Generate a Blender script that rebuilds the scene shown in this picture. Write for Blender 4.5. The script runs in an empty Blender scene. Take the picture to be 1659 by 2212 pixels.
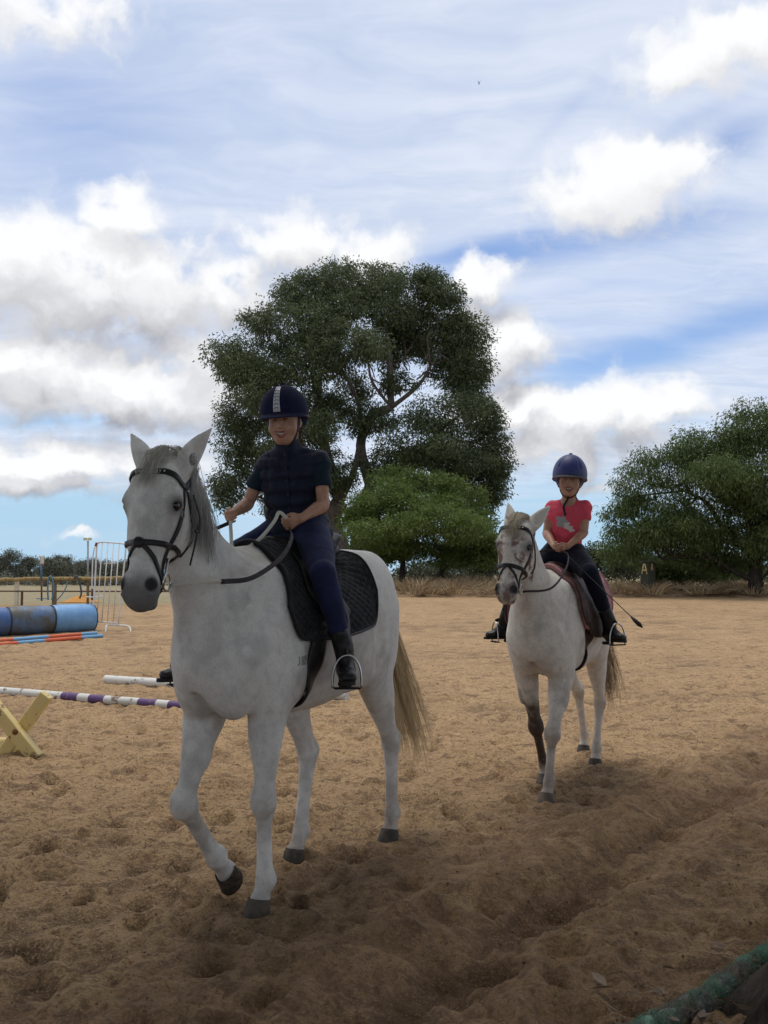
import bpy, math, random, time
import numpy as np
from mathutils import Vector, Matrix
T0 = time.time()
S = bpy.context.scene
R = math.radians
SHADE_N, SHADE_Y = 37000, 9.4

# ------------------------------------------------------------------ camera
CAM_H = 1.45
FPX, VIEW_W, VIEW_H = 2000.0, 1659.0, 2212.0
PITCH = math.atan((1240 - 1106) / FPX)
cd = bpy.data.cameras.new('camera')
cd.sensor_fit = 'VERTICAL'
cd.sensor_height = 24.0
cd.lens = 24.0 * FPX / VIEW_H
cd.clip_start = 0.05
cd.clip_end = 5000
cam = bpy.data.objects.new('camera', cd)
cam.location = (0, 0, CAM_H)
cam.rotation_euler = (R(90) + PITCH, 0, 0)
S.collection.objects.link(cam)
S.camera = cam
S.view_settings.view_transform = 'Standard'
S.view_settings.look = 'None'
S.view_settings.exposure = 0.14
S.view_settings.gamma = 1.0
S.view_settings.use_curve_mapping = False
S.cycles.max_bounces = 5
S.cycles.diffuse_bounces = 3
S.cycles.transparent_max_bounces = 6

# ------------------------------------------------------------------ node helpers
class NT:
    """Tiny expression builder for shader node trees."""
    def __init__(s, tree):
        s.t = tree
        s.n = tree.nodes
    def new(s, typ, **kw):
        n = s.n.new(typ)
        for k, v in kw.items():
            setattr(n, k, v)
        return n
    def put(s, sock, v):
        if isinstance(v, bpy.types.NodeSocket):
            s.t.links.new(v, sock)
        elif v is not None:
            if sock.type == 'RGBA' and len(v) == 3:
                v = (*v, 1)
            sock.default_value = v
    def m(s, op, a, b=None, c=None, clamp=False):
        n = s.new('ShaderNodeMath', operation=op)
        n.use_clamp = clamp
        for i, v in enumerate((a, b, c)):
            if v is not None:
                s.put(n.inputs[i], v)
        return n.outputs[0]
    def vm(s, op, a, b=None):
        n = s.new('ShaderNodeVectorMath', operation=op)
        s.put(n.inputs[0], a)
        if b is not None:
            s.put(n.inputs[3 if op == 'SCALE' else 1], b)
        return n.outputs['Value'] if op in ('DOT_PRODUCT', 'LENGTH', 'DISTANCE') else n.outputs[0]
    def noise(s, vec, scale, detail=4, rough=0.55, dist=0.0, col=False):
        n = s.new('ShaderNodeTexNoise')
        s.put(n.inputs['Vector'], vec)
        n.inputs['Scale'].default_value = scale
        n.inputs['Detail'].default_value = detail
        n.inputs['Roughness'].default_value = rough
        n.inputs['Distortion'].default_value = dist
        return n.outputs['Color'] if col else n.outputs[0]
    def vor(s, vec, scale, feature='F1', out='Distance'):
        n = s.new('ShaderNodeTexVoronoi', feature=feature)
        s.put(n.inputs['Vector'], vec)
        n.inputs['Scale'].default_value = scale
        return n.outputs[out]
    def mix(s, f, a, b, mode='MIX'):
        n = s.new('ShaderNodeMix', data_type='RGBA', blend_type=mode)
        s.put(n.inputs[0], f)
        s.put(n.inputs[6], a)
        s.put(n.inputs[7], b)
        return n.outputs[2]
    def ss(s, x, lo, hi, o0=0.0, o1=1.0):
        n = s.new('ShaderNodeMapRange', interpolation_type='SMOOTHSTEP')
        s.put(n.inputs[0], x)
        for i, v in enumerate((lo, hi, o0, o1)):
            s.put(n.inputs[i + 1], v)
        return n.outputs[0]
    def sep(s, v):
        n = s.new('ShaderNodeSeparateXYZ')
        s.put(n.inputs[0], v)
        return n.outputs
    def comb(s, x, y, z):
        n = s.new('ShaderNodeCombineXYZ')
        for i, v in enumerate((x, y, z)):
            s.put(n.inputs[i], v)
        return n.outputs[0]
    def attr(s, name, out='Fac'):
        n = s.new('ShaderNodeAttribute')
        n.attribute_name = name
        return n.outputs[out]
    def bump(s, h, strength=0.3, dist=0.01):
        n = s.new('ShaderNodeBump')
        n.inputs['Strength'].default_value = strength
        n.inputs['Distance'].default_value = dist
        s.put(n.inputs['Height'], h)
        return n.outputs[0]


def material(name, base=(0.5, 0.5, 0.5), rough=0.7, fn=None, metal=0.0, spec=0.5, sheen=0.0):
    m = bpy.data.materials.new(name)
    m.use_nodes = True
    nt = NT(m.node_tree)
    p = m.node_tree.nodes['Principled BSDF']
    p.inputs['Base Color'].default_value = (*base, 1)
    p.inputs['Roughness'].default_value = rough
    p.inputs['Metallic'].default_value = metal
    p.inputs['Specular IOR Level'].default_value = spec
    if sheen:
        p.inputs['Sheen Weight'].default_value = sheen
    if fn:
        r = fn(nt, nt.new('ShaderNodeTexCoord').outputs['Object'])
        if 'color' in r:
            nt.put(p.inputs['Base Color'], r['color'])
        if 'bump' in r:
            nt.put(p.inputs['Normal'], r['bump'])
        if 'rough' in r:
            nt.put(p.inputs['Roughness'], r['rough'])
    return m
# ------------------------------------------------------------------ sky, clouds, sun
SUN_EL, SUN_AZ = R(75), R(-30)          # azimuth measured from the view direction (+Y) towards +X
world = bpy.data.worlds.new('World')
S.world = world
world.use_nodes = True
world.cycles.sampling_method = 'MANUAL'
world.cycles.sample_map_resolution = 512
w = NT(world.node_tree)
for n in list(w.n):
    w.n.remove(n)
sky = w.new('ShaderNodeTexSky', sky_type='NISHITA')
sky.sun_disc = False
sky.sun_elevation = SUN_EL
sky.sun_rotation = SUN_AZ
sky.air_density = 1.0
sky.dust_density = .6
sky.ozone_density = 2.2
D = w.new('ShaderNodeTexCoord').outputs['Generated']
dx, dy, dz = w.sep(D)
az = w.m('MULTIPLY', w.m('ARCTAN2', dx, dy), 57.2958)
el = w.m('MULTIPLY', w.m('ARCSINE', dz), 57.2958)
zc = w.m('MAXIMUM', dz, .03)
# cloud layers live on planes overhead, so they foreshorten towards the horizon
high = w.comb(w.m('DIVIDE', dx, w.m('ADD', zc, .10)), w.m('DIVIDE', dy, w.m('ADD', zc, .10)), 0.0)
AE = w.comb(az, el, 0.0)
skyc = w.vm('MULTIPLY', sky.outputs[0], (.110, .116, .132))
# wisps of high cloud, drawn out in streaks
rot = w.new('ShaderNodeMapping')
w.put(rot.inputs['Vector'], high)
rot.inputs['Rotation'].default_value = (0, 0, R(38))
rot.inputs['Scale'].default_value = (.50, 1.9, 1)
warp = w.vm('ADD', rot.outputs[0], w.vm('SCALE', w.noise(high, 1.1, 4, .55, col=True), .9))
ci = w.noise(warp, 1.15, 5, .62, .35)
ci2 = w.noise(high, .75, 3, .5)
ci3 = w.noise(warp, 4.0, 4, .6, .3)
cir = w.m('ADD', w.m('MULTIPLY', ci, .62), w.m('ADD', w.m('MULTIPLY', ci2, .50), w.m('MULTIPLY', ci3, .10)))


def lobe(vec, x, y, rx, ry, tilt=0.0):
    """Squared elliptical distance in sky angles (degrees) from a lobe centre."""
    n = w.new('ShaderNodeMapping', vector_type='TEXTURE')
    w.put(n.inputs['Vector'], vec)
    n.inputs['Location'].default_value = (*px(x, y), 0)
    n.inputs['Rotation'].default_value = (0, 0, R(tilt))
    n.inputs['Scale'].default_value = (rx / 34.9, ry / 34.9, 1)
    return w.vm('DOT_PRODUCT', n.outputs[0], n.outputs[0])


def px(x, y):
    return math.degrees(math.atan((x - 829.5) / FPX)), math.degrees(math.atan((1240 - y) / FPX))


blue = None
for (x, y, rx, ry, s, t) in ((110, 320, 230, 150, .17, 8), (60, 200, 170, 60, .06, 5), (1080, 535, 200, 44, .34, 8), (1440, 508, 190, 36, .24, 4), (1600, 345, 110, 44, .30, 16), (1560, 740, 200, 42, .30, 12),
                             (1270, 805, 180, 40, .28, 12), (1480, 300, 150, 22, .14, 18), (1230, 240, 130, 20, .10, 38), (60, 925, 150, 22, .3, 3), (150, 1110, 420, 60, .5, 0), (1220, 1130, 260, 90, .42, 0), (1420, 1190, 400, 40, .4, 0)):
    g_ = w.m('POWER', 2.71828 ** -1, lobe(AE, x, y, rx, ry, t))
    blue = w.m('MULTIPLY', g_, s * .8) if blue is None else w.m('MULTIPLY_ADD', g_, s * .8, blue)
cov = w.m('SUBTRACT', cir, blue)
cirrus = w.m('MULTIPLY', w.m('MULTIPLY', w.ss(cov, .22, .72), .93), w.ss(el, .8, 4.5))

# heaped clouds: clusters of soft lobes broken up by noise
LOBES = ((225, 640, 280, 140, 1.0), (60, 585, 150, 90, .9), (255, 480, 95, 60, .95), (480, 640, 130, 110, .8), (640, 520, 140, 70, .9), (790, 545, 120, 80, .85), (250, 850, 350, 90, .95), (90, 800, 220, 66, .85), (400, 770, 110, 60, .7),
         (110, 1015, 200, 56, .9), (330, 1000, 170, 60, .75), (60, 1065, 200, 30, .75), (1035, 592, 88, 52, 1.0), (1085, 745, 110, 86, 1.0), (1030, 690, 66, 56, .85), (1110, 880, 140, 60, 1.0), (1290, 905, 240, 76, .95),
         (1430, 890, 150, 60, .75), (1190, 965, 220, 70, .8), (1330, 420, 190, 96, .9), (1440, 385, 130, 76, .85), (1560, 140, 160, 70, .95), (1470, 180, 110, 46, .8), (1640, 120, 90, 60, .95),
         (170, 1168, 60, 14, .7), (1290, 1040, 100, 20, .6), (60, 60, 190, 80, .72))
JIT = w.vm('ADD', AE, w.vm('SCALE', w.vm('SUBTRACT', w.noise(AE, .36, 4, .55, col=True), (.5, .5, .5)), 3.4))


def heap(vec):
    d = None
    for (x, y, rx, ry, s) in LOBES:
        q = w.m('ADD', lobe(vec, x, y, rx, ry), -math.log(s))
        d = q if d is None else w.m('SMOOTH_MIN', d, q, .35)
    return w.m('POWER', 2.71828 ** -1, d)


out = w.ss(w.m('ABSOLUTE', az), 26, 40)
hi = w.ss(el, 34, 44)
rest = w.m('MULTIPLY', w.ss(w.noise(AE, .055, 3, .5), .44, .66), w.m('MAXIMUM', out, hi))
fine = w.noise(JIT, .40, 5, .52)
fineu = w.noise(w.vm('ADD', JIT, (.0, .7, 0)), .40, 5, .52)
h0 = w.m('MAXIMUM', heap(JIT), rest)
h1 = w.m('MAXIMUM', heap(w.vm('ADD', JIT, (-.5, 1.9, 0))), rest)
dens = w.m('MULTIPLY_ADD', w.m('SUBTRACT', fine, .5), .85, h0)
cmask = w.ss(dens, .14, .68)
lit = w.m('ADD', w.m('MULTIPLY', w.m('SUBTRACT', h0, h1), 1.35), w.m('MULTIPLY', w.m('SUBTRACT', fine, fineu), .8))
shade = w.m('SUBTRACT', .42, w.m('MULTIPLY', lit, .95), clamp=True)
cumcol = w.mix(w.m('MULTIPLY', shade, w.ss(el, 23, 13, .35, 1.0)), (.90, .905, .915), (.34, .345, .385))
circol = w.mix(w.ss(ci3, .3, .7), (.74, .79, .89), (.57, .65, .80))
skyc = w.mix(w.ss(el, 14, 2), skyc, (.40, .61, .79))
c1 = w.mix(cirrus, skyc, circol)
c3 = w.mix(cmask, c1, cumcol)
c3 = w.mix(w.m('MULTIPLY', w.ss(el, 5, 0), .35), c3, (.46, .61, .75))
bg = w.new('ShaderNodeBackground')
w.put(bg.inputs['Color'], c3)
bg.inputs['Strength'].default_value = 1.0
wo = w.new('ShaderNodeOutputWorld')
w.t.links.new(bg.outputs[0], wo.inputs['Surface'])

sd = bpy.data.lights.new('sun', 'SUN')
sd.energy = 1.9
sd.angle = R(24)
sd.color = (1.0, .95, .87)
sun = bpy.data.objects.new('sun', sd)
dirv = Vector((math.sin(SUN_AZ) * math.cos(SUN_EL), math.cos(SUN_AZ) * math.cos(SUN_EL), math.sin(SUN_EL)))
sun.rotation_euler = dirv.to_track_quat('Z', 'Y').to_euler()
sun.location = (0, 0, 30)
S.collection.objects.link(sun)
# ------------------------------------------------------------------ scene graph helpers
COL = S.collection


def tag(o, label=None, cat=None, group=None, kind=None):
    if label:
        o['label'] = label
    if cat:
        o['category'] = cat
    if group:
        o['group'] = group
    if kind:
        o['kind'] = kind
    return o


def empty(name, loc=(0, 0, 0), rz=0.0, label=None, cat=None, group=None):
    o = bpy.data.objects.new(name, None)
    o.empty_display_size = 0.1
    o.location = loc
    o.rotation_euler = (0, 0, rz)
    COL.objects.link(o)
    return tag(o, label, cat, group)


def mesh_obj(name, V, Fc, mat=None, parent=None, smooth=True, attrs=None, kind=None):
    """Faces: (n,4) / (n,3) array, or list of lists."""
    me = bpy.data.meshes.new(name)
    V = np.asarray(V, np.float32)
    if isinstance(Fc, np.ndarray):
        k = Fc.shape[1]
        me.vertices.add(len(V))
        me.vertices.foreach_set('co', V.ravel())
        me.loops.add(Fc.size)
        me.loops.foreach_set('vertex_index', Fc.astype(np.int32).ravel())
        me.polygons.add(len(Fc))
        me.polygons.foreach_set('loop_start', np.arange(0, Fc.size, k, dtype=np.int32))
        me.polygons.foreach_set('loop_total', np.full(len(Fc), k, dtype=np.int32))
        me.update(calc_edges=True)
    else:
        me.from_pydata(V.tolist(), [], Fc)
    me.validate()
    me.polygons.foreach_set('use_smooth', np.full(len(me.polygons), smooth))
    for nm, val in (attrs or {}).items():
        val = np.asarray(val, np.float32)
        if val.ndim == 1:
            a = me.attributes.new(nm, 'FLOAT', 'POINT')
            a.data.foreach_set('value', val)
        else:
            a = me.attributes.new(nm, 'FLOAT_VECTOR', 'POINT')
            a.data.foreach_set('vector', val.ravel())
    if mat:
        me.materials.append(mat)
    o = bpy.data.objects.new(name, me)
    COL.objects.link(o)
    if parent:
        o.parent = parent
    if kind:
        o['kind'] = kind
    return o


class MB:
    """Collects simple solids into one mesh."""
    def __init__(s):
        s.v, s.f = [], []
    def add(s, V, Fc):
        b = len(s.v)
        s.v.extend([tuple(map(float, p)) for p in V])
        s.f.extend([tuple(int(i) + b for i in f) for f in Fc])
        return s
    def box(s, c, size, rot=None, bev=0.0):
        hx, hy, hz = (d / 2 for d in size)
        if bev <= 0:
            P = np.array([(x, y, z) for x in (-hx, hx) for y in (-hy, hy) for z in (-hz, hz)])
            F = [(0, 1, 3, 2), (4, 6, 7, 5), (0, 4, 5, 1), (2, 3, 7, 6), (0, 2, 6, 4), (1, 5, 7, 3)]
        else:
            b = bev
            P, F, idx = [], [], {}
            for sx in (-1, 1):
                for sy in (-1, 1):
                    for sz in (-1, 1):
                        for ax in range(3):
                            p = [sx * (hx - b), sy * (hy - b), sz * (hz - b)]
                            p[ax] = (sx * hx, sy * hy, sz * hz)[ax]
                            idx[(sx, sy, sz, ax)] = len(P)
                            P.append(p)
            for ax in range(3):
                o = [i for i in range(3) if i != ax]
                for sg in (-1, 1):
                    q = []
                    for (u, w) in ((-1, -1), (1, -1), (1, 1), (-1, 1)):
                        k = [0, 0, 0]
                        k[ax], k[o[0]], k[o[1]] = sg, u, w
                        q.append(idx[(*k, ax)])
                    F.append(q if (sg > 0) != (ax == 1) else q[::-1])
            for ax in range(3):          # edges along ax
                o = [i for i in range(3) if i != ax]
                for u in (-1, 1):
                    for w in (-1, 1):
                        q = []
                        for (e, face) in ((-1, o[0]), (-1, o[1]), (1, o[1]), (1, o[0])):
                            k = [0, 0, 0]
                            k[ax], k[o[0]], k[o[1]] = e, u, w
                            q.append(idx[(*k, face)])
                        F.append(q)
            for sx in (-1, 1):
                for sy in (-1, 1):
                    for sz in (-1, 1):
                        F.append([idx[(sx, sy, sz, a)] for a in range(3)])
            P = np.array(P)
        if rot is not None:
            P = P @ np.array(rot).T
        return s.add(P + np.array(c), F)
    def tube(s, pts, rad, n=8, caps=True, flat=None):
        pts = np.asarray(pts, float)
        m = len(pts)
        rad = np.full(m, rad) if np.isscalar(rad) else np.asarray(rad, float)
        tg = np.gradient(pts, axis=0)
        tg /= np.linalg.norm(tg, axis=1)[:, None] + 1e-12
        ref = np.array([0, 0, 1.0]) if abs(tg[0][2]) < 0.9 else np.array([1.0, 0, 0])
        u = np.cross(tg[0], ref)
        u /= np.linalg.norm(u)
        V, F = [], []
        for i in range(m):
            u = u - tg[i] * (u @ tg[i])
            u /= np.linalg.norm(u) + 1e-12
            w = np.cross(tg[i], u)
            for j in range(n):
                a = 2 * math.pi * j / n
                V.append(pts[i] + rad[i] * (math.cos(a) * u + math.sin(a) * w))
        for i in range(m - 1):
            for j in range(n):
                k = (j + 1) % n
                F.append((i * n + j, i * n + k, (i + 1) * n + k, (i + 1) * n + j))
        if caps:
            F.append(tuple(range(n))[::-1])
            F.append(tuple((m - 1) * n + j for j in range(n)))
        return s.add(V, F)
    def lathe(s, prof, n=24, axis=(0, 0, 1), org=(0, 0, 0)):
        ax = Vector(axis).normalized()
        q = Vector((0, 0, 1)).rotation_difference(ax)
        V, F = [], []
        for (r, z) in prof:
            for j in range(n):
                a = 2 * math.pi * j / n
                V.append(Vector(org) + q @ Vector((r * math.cos(a), r * math.sin(a), z)))
        for i in range(len(prof) - 1):
            for j in range(n):
                k = (j + 1) % n
                F.append((i * n + j, i * n + k, (i + 1) * n + k, (i + 1) * n + j))
        F.append(tuple(range(n))[::-1])
        F.append(tuple((len(prof) - 1) * n + j for j in range(n)))
        return s.add(V, F)
    def build(s, name, mat, parent=None, smooth=True, kind=None, angle=None):
        me = bpy.data.meshes.new(name)
        me.from_pydata(s.v, [], s.f)
        me.validate()
        me.polygons.foreach_set('use_smooth', np.full(len(me.polygons), smooth))
        if mat:
            me.materials.append(mat)
        if smooth and angle:
            me.set_sharp_from_angle(angle=R(angle))
        o = bpy.data.objects.new(name, me)
        COL.objects.link(o)
        if parent:
            o.parent = parent
        if kind:
            o['kind'] = kind
        return o


def spline(P, n):
    """Catmull-Rom through rows of P (any columns), n samples per span."""
    P = np.asarray(P, float)
    E = np.vstack([2 * P[0] - P[1], P, 2 * P[-1] - P[-2]])
    out = []
    for i in range(len(P) - 1):
        p0, p1, p2, p3 = E[i:i + 4]
        for j in range(n):
            t = j / n
            out.append(0.5 * (2 * p1 + (p2 - p0) * t + (2 * p0 - 5 * p1 + 4 * p2 - p3) * t * t
                              + (3 * p1 - p0 - 3 * p2 + p3) * t ** 3))
    out.append(P[-1])
    return np.array(out)


def ribbon(pts, nrm, width, thick, taper=None):
    """A strap of rectangular section; nrm = outward normal at each point."""
    pts = np.asarray(pts, float)
    nrm = np.asarray(nrm, float)
    m = len(pts)
    tg = np.gradient(pts, axis=0)
    tg /= np.linalg.norm(tg, axis=1)[:, None] + 1e-12
    nrm = nrm - tg * np.sum(nrm * tg, 1)[:, None]
    nrm /= np.linalg.norm(nrm, axis=1)[:, None] + 1e-12
    sd = np.cross(tg, nrm)
    w = np.full(m, width / 2) if taper is None else np.asarray(taper) / 2
    t = thick / 2
    V = np.stack([pts + sd * w[:, None] + nrm * t * .5, pts + sd * w[:, None] * .75 + nrm * t, pts - sd * w[:, None] * .75 + nrm * t,
                  pts - sd * w[:, None] + nrm * t * .5, pts - sd * w[:, None] - nrm * t, pts + sd * w[:, None] - nrm * t], 1).reshape(-1, 3)
    F = []
    k = 6
    for i in range(m - 1):
        for j in range(k):
            F.append((i * k + j, i * k + (j + 1) % k, (i + 1) * k + (j + 1) % k, (i + 1) * k + j))
    F.append(tuple(range(k))[::-1])
    F.append(tuple((m - 1) * k + j for j in range(k)))
    return V, F


# ------------------------------------------------------------------ implicit surfaces
def nz(v):
    v = np.asarray(v, float)
    return v / (np.linalg.norm(v) + 1e-12)


class SDF:
    def __init__(s, lo, hi, h):
        s.h = h
        s.lo = np.array(lo, float)
        s.n = np.ceil((np.array(hi) - s.lo) / h).astype(int) + 1
        s.v = np.full(s.n, 0.5, np.float32)
        s.ax = [(s.lo[i] + h * np.arange(s.n[i])).astype(np.float32) for i in range(3)]
    def region(s, lo, hi):
        a = np.clip(np.floor((np.array(lo) - s.lo) / s.h).astype(int), 0, s.n)
        b = np.clip(np.ceil((np.array(hi) - s.lo) / s.h).astype(int) + 1, 0, s.n)
        sl = tuple(slice(a[i], b[i]) for i in range(3))
        X = s.ax[0][sl[0]][:, None, None]
        Y = s.ax[1][sl[1]][None, :, None]
        Z = s.ax[2][sl[2]][None, None, :]
        return sl, X, Y, Z
    def blend(s, sl, d, k, op='u'):
        a = s.v[sl]
        if op == 'u':
            h = np.maximum(k - np.abs(a - d), 0) / k if k > 0 else 0
            s.v[sl] = np.minimum(a, d) - h * h * (k * .25)
        elif op == 's':
            d = -d
            h = np.maximum(k - np.abs(a - d), 0) / k if k > 0 else 0
            s.v[sl] = np.maximum(a, d) + h * h * (k * .25)
    def ell(s, c, r, rot=None, k=.02, op='u', mg=.05):
        """rot: 3x3 with rows = local axes."""
        c = np.array(c, float)
        r = np.array(r, float)
        M = np.eye(3) if rot is None else np.array(rot, float)
        ext = np.sqrt(((M.T * r) ** 2).sum(1)) + k + mg
        sl, X, Y, Z = s.region(c - ext, c + ext)
        x, y, z = X - c[0], Y - c[1], Z - c[2]
        k0 = k1 = 0
        for i in range(3):
            q = (M[i][0] * x + M[i][1] * y + M[i][2] * z) / np.float32(r[i])
            k0 = k0 + q * q
            k1 = k1 + (q / np.float32(r[i])) ** 2
        k0 = np.sqrt(k0)
        d = k0 * (k0 - 1) / (np.sqrt(k1) + 1e-9)
        s.blend(sl, d.astype(np.float32), k, op)
        return s
    def tube(s, P, k=.03, lat=(0, 1, 0), sub=3, mg=.05, op='u'):
        """P rows: x y z a b  (a = half size along lat, b = half size across)."""
        P = np.array([(*r, r[3]) if len(r) == 4 else r for r in P], float)
        if sub > 1 and len(P) > 2:
            P = spline(P, sub)
        P[:, 3:] = np.maximum(P[:, 3:], .002)
        rm = P[:, 3:].max() + k + mg
        LO, HI = (P[:, :3] - rm).min(0) - 3 * s.h, (P[:, :3] + rm).max(0) + 3 * s.h
        sl, X, Y, Z = s.region(LO, HI)
        a0 = np.array([q.start for q in sl])
        tmp = np.full(s.v[sl].shape, .5, np.float32)
        lat0 = nz(lat)
        for i in range(len(P) - 1):
            p, q = P[i], P[i + 1]
            r = max(p[3:].max(), q[3:].max()) + k + mg - s.h * .5
            sl2, X, Y, Z = s.region(np.minimum(p[:3], q[:3]) - r, np.maximum(p[:3], q[:3]) + r)
            d = q[:3] - p[:3]
            L = np.linalg.norm(d) + 1e-9
            e = d / L
            lt = nz(lat0 - e * (lat0 @ e))
            mm = np.cross(e, lt)
            x, y, z = X - p[0], Y - p[1], Z - p[2]
            t = (e[0] * x + e[1] * y + e[2] * z).astype(np.float32)
            tc = np.clip(t / L, 0, 1)
            ex = t - tc * L
            a = p[3] + (q[3] - p[3]) * tc
            b = p[4] + (q[4] - p[4]) * tc
            l = lt[0] * x + lt[1] * y + lt[2] * z
            m = mm[0] * x + mm[1] * y + mm[2] * z
            c = np.minimum(a, b)
            k0 = np.sqrt((l / a) ** 2 + (m / b) ** 2 + (ex / c) ** 2)
            k1 = np.sqrt((l / a ** 2) ** 2 + (m / b ** 2) ** 2 + (ex / c ** 2) ** 2) + 1e-9
            dd = k0 * (k0 - 1) / k1
            dd = np.where(k0 < .02, -c, dd).astype(np.float32)
            loc = tuple(slice(sl2[j].start - a0[j], sl2[j].stop - a0[j]) for j in range(3))
            tmp[loc] = np.minimum(tmp[loc], dd)
        s.blend(sl, tmp, k, op)
        return s
    def sample(s, P):
        q = (np.asarray(P) - s.lo) / s.h
        q = np.clip(q, 0, s.n - 1.001)
        i = q.astype(int)
        f = q - i
        r = 0
        for dx in (0, 1):
            for dy in (0, 1):
                for dz in (0, 1):
                    w = (f[:, 0] if dx else 1 - f[:, 0]) * (f[:, 1] if dy else 1 - f[:, 1]) * (f[:, 2] if dz else 1 - f[:, 2])
                    r = r + w * s.v[i[:, 0] + dx, i[:, 1] + dy, i[:, 2] + dz]
        return r
    def grad(s, P):
        P = np.asarray(P, float)
        e = s.h * 1.5
        g = np.stack([s.sample(P + d) - s.sample(P - d) for d in np.eye(3) * e], 1)
        return g / (np.linalg.norm(g, axis=1)[:, None] + 1e-9)
    def project(s, P, off=0.0, it=12):
        P = np.array(P, float)
        for _ in range(it):
            d = s.sample(P) - off
            P -= np.clip(d, -.05, .05)[:, None] * s.grad(P) * .8
        return P, s.grad(P)
    def mesh(s, smooth=1):
        v = s.v
        ins = v < 0
        nx, ny, nzz = s.n
        cid = lambda i, j, k: (i * ny + j) * nzz + k
        acc_i, acc_p, quads = [], [], []
        for ax in range(3):
            s0 = [slice(None)] * 3
            s1 = [slice(None)] * 3
            s0[ax] = slice(0, -1)
            s1[ax] = slice(1, None)
            cr = ins[tuple(s0)] != ins[tuple(s1)]
            I = np.argwhere(cr)
            J = I.copy()
            J[:, ax] += 1
            v0 = v[I[:, 0], I[:, 1], I[:, 2]]
            v1 = v[J[:, 0], J[:, 1], J[:, 2]]
            t = v0 / (v0 - v1)
            P = I.astype(float)
            P[:, ax] += t
            o = [i for i in range(3) if i != ax]
            ids = []
            for (da, db) in ((-1, -1), (0, -1), (0, 0), (-1, 0)):
                K = I.copy()
                K[:, o[0]] += da
                K[:, o[1]] += db
                c = cid(K[:, 0], K[:, 1], K[:, 2])
                ids.append(c)
                acc_i.append(c)
                acc_p.append(P)
            q = np.stack(ids, 1)
            fl = (v0 > 0) != (ax == 1)
            q[fl] = q[fl][:, ::-1]
            quads.append(q)
        ai = np.concatenate(acc_i)
        ap = np.concatenate(acc_p)
        u, inv = np.unique(ai, return_inverse=True)
        cnt = np.bincount(inv)
        V = np.stack([np.bincount(inv, ap[:, i]) / cnt for i in range(3)], 1)
        Fq = np.searchsorted(u, np.concatenate(quads))
        V = s.lo + V * s.h
        for _ in range(smooth):
            V = lap(V, Fq, .5)
        return V, Fq


def lap(V, Fq, w=.5):
    a = np.concatenate([Fq[:, i] for i in range(4)])
    b = np.concatenate([Fq[:, (i + 1) % 4] for i in range(4)])
    c = np.bincount(a, minlength=len(V)) + np.bincount(b, minlength=len(V))
    M = np.stack([np.bincount(a, V[b, i], len(V)) + np.bincount(b, V[a, i], len(V)) for i in range(3)], 1)
    return V * (1 - w) + w * M / np.maximum(c, 1)[:, None]


def hash3(ix, iy, iz, seed=0):
    n = (ix.astype(np.int64) * 374761393 + iy.astype(np.int64) * 668265263 + iz.astype(np.int64) * 2147483647 + seed * 1274126177) & 0xFFFFFFFF
    n = ((n ^ (n >> 13)) * 1274126177) & 0xFFFFFFFF
    n = (n ^ (n >> 16)) & 0xFFFF
    return n / 65535.0


def vnoise(P, seed=0):
    P = np.asarray(P, float)
    i = np.floor(P).astype(np.int64)
    f = P - i
    f = f * f * (3 - 2 * f)
    r = 0
    for dx in (0, 1):
        for dy in (0, 1):
            for dz in (0, 1):
                w = (f[:, 0] if dx else 1 - f[:, 0]) * (f[:, 1] if dy else 1 - f[:, 1]) * (f[:, 2] if dz else 1 - f[:, 2])
                r = r + w * hash3(i[:, 0] + dx, i[:, 1] + dy, i[:, 2] + dz, seed)
    return r * 2 - 1


def fbm(P, oct=4, seed=0, g=.5):
    r, a = 0, 1
    for o in range(oct):
        r = r + a * vnoise(P * 2 ** o, seed + o)
        a *= g
    return r


def sstep(a, b, x):
    t = np.clip((x - a) / (b - a), 0, 1)
    return t * t * (3 - 2 * t)


def hair(strands, r0, r1=None, n=3):
    """strands: (m, k, 3) points; thin three sided tubes tapering to the tip."""
    Q = np.asarray(strands, float)
    m, k, _ = Q.shape
    tg = np.gradient(Q, axis=1)
    tg /= np.linalg.norm(tg, axis=2)[..., None] + 1e-12
    rng = np.random.default_rng(5)
    rv = rng.normal(size=(m, 1, 3))
    u = np.cross(tg, rv)
    u /= np.linalg.norm(u, axis=2)[..., None] + 1e-9
    w = np.cross(tg, u)
    rr = np.linspace(1, .25, k)[None, :, None] * (np.asarray(r0).reshape(-1, 1, 1) if np.ndim(r0) else r0)
    V = np.stack([Q + rr * (math.cos(2 * math.pi * j / n) * u + math.sin(2 * math.pi * j / n) * w) for j in range(n)], 2)
    idx = np.arange(m * k * n).reshape(m, k, n)
    F = []
    for j in range(n):
        j2 = (j + 1) % n
        F.append(np.stack([idx[:, :-1, j], idx[:, :-1, j2], idx[:, 1:, j2], idx[:, 1:, j]], -1).reshape(-1, 4))
    return V.reshape(-1, 3), np.concatenate(F)
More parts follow.
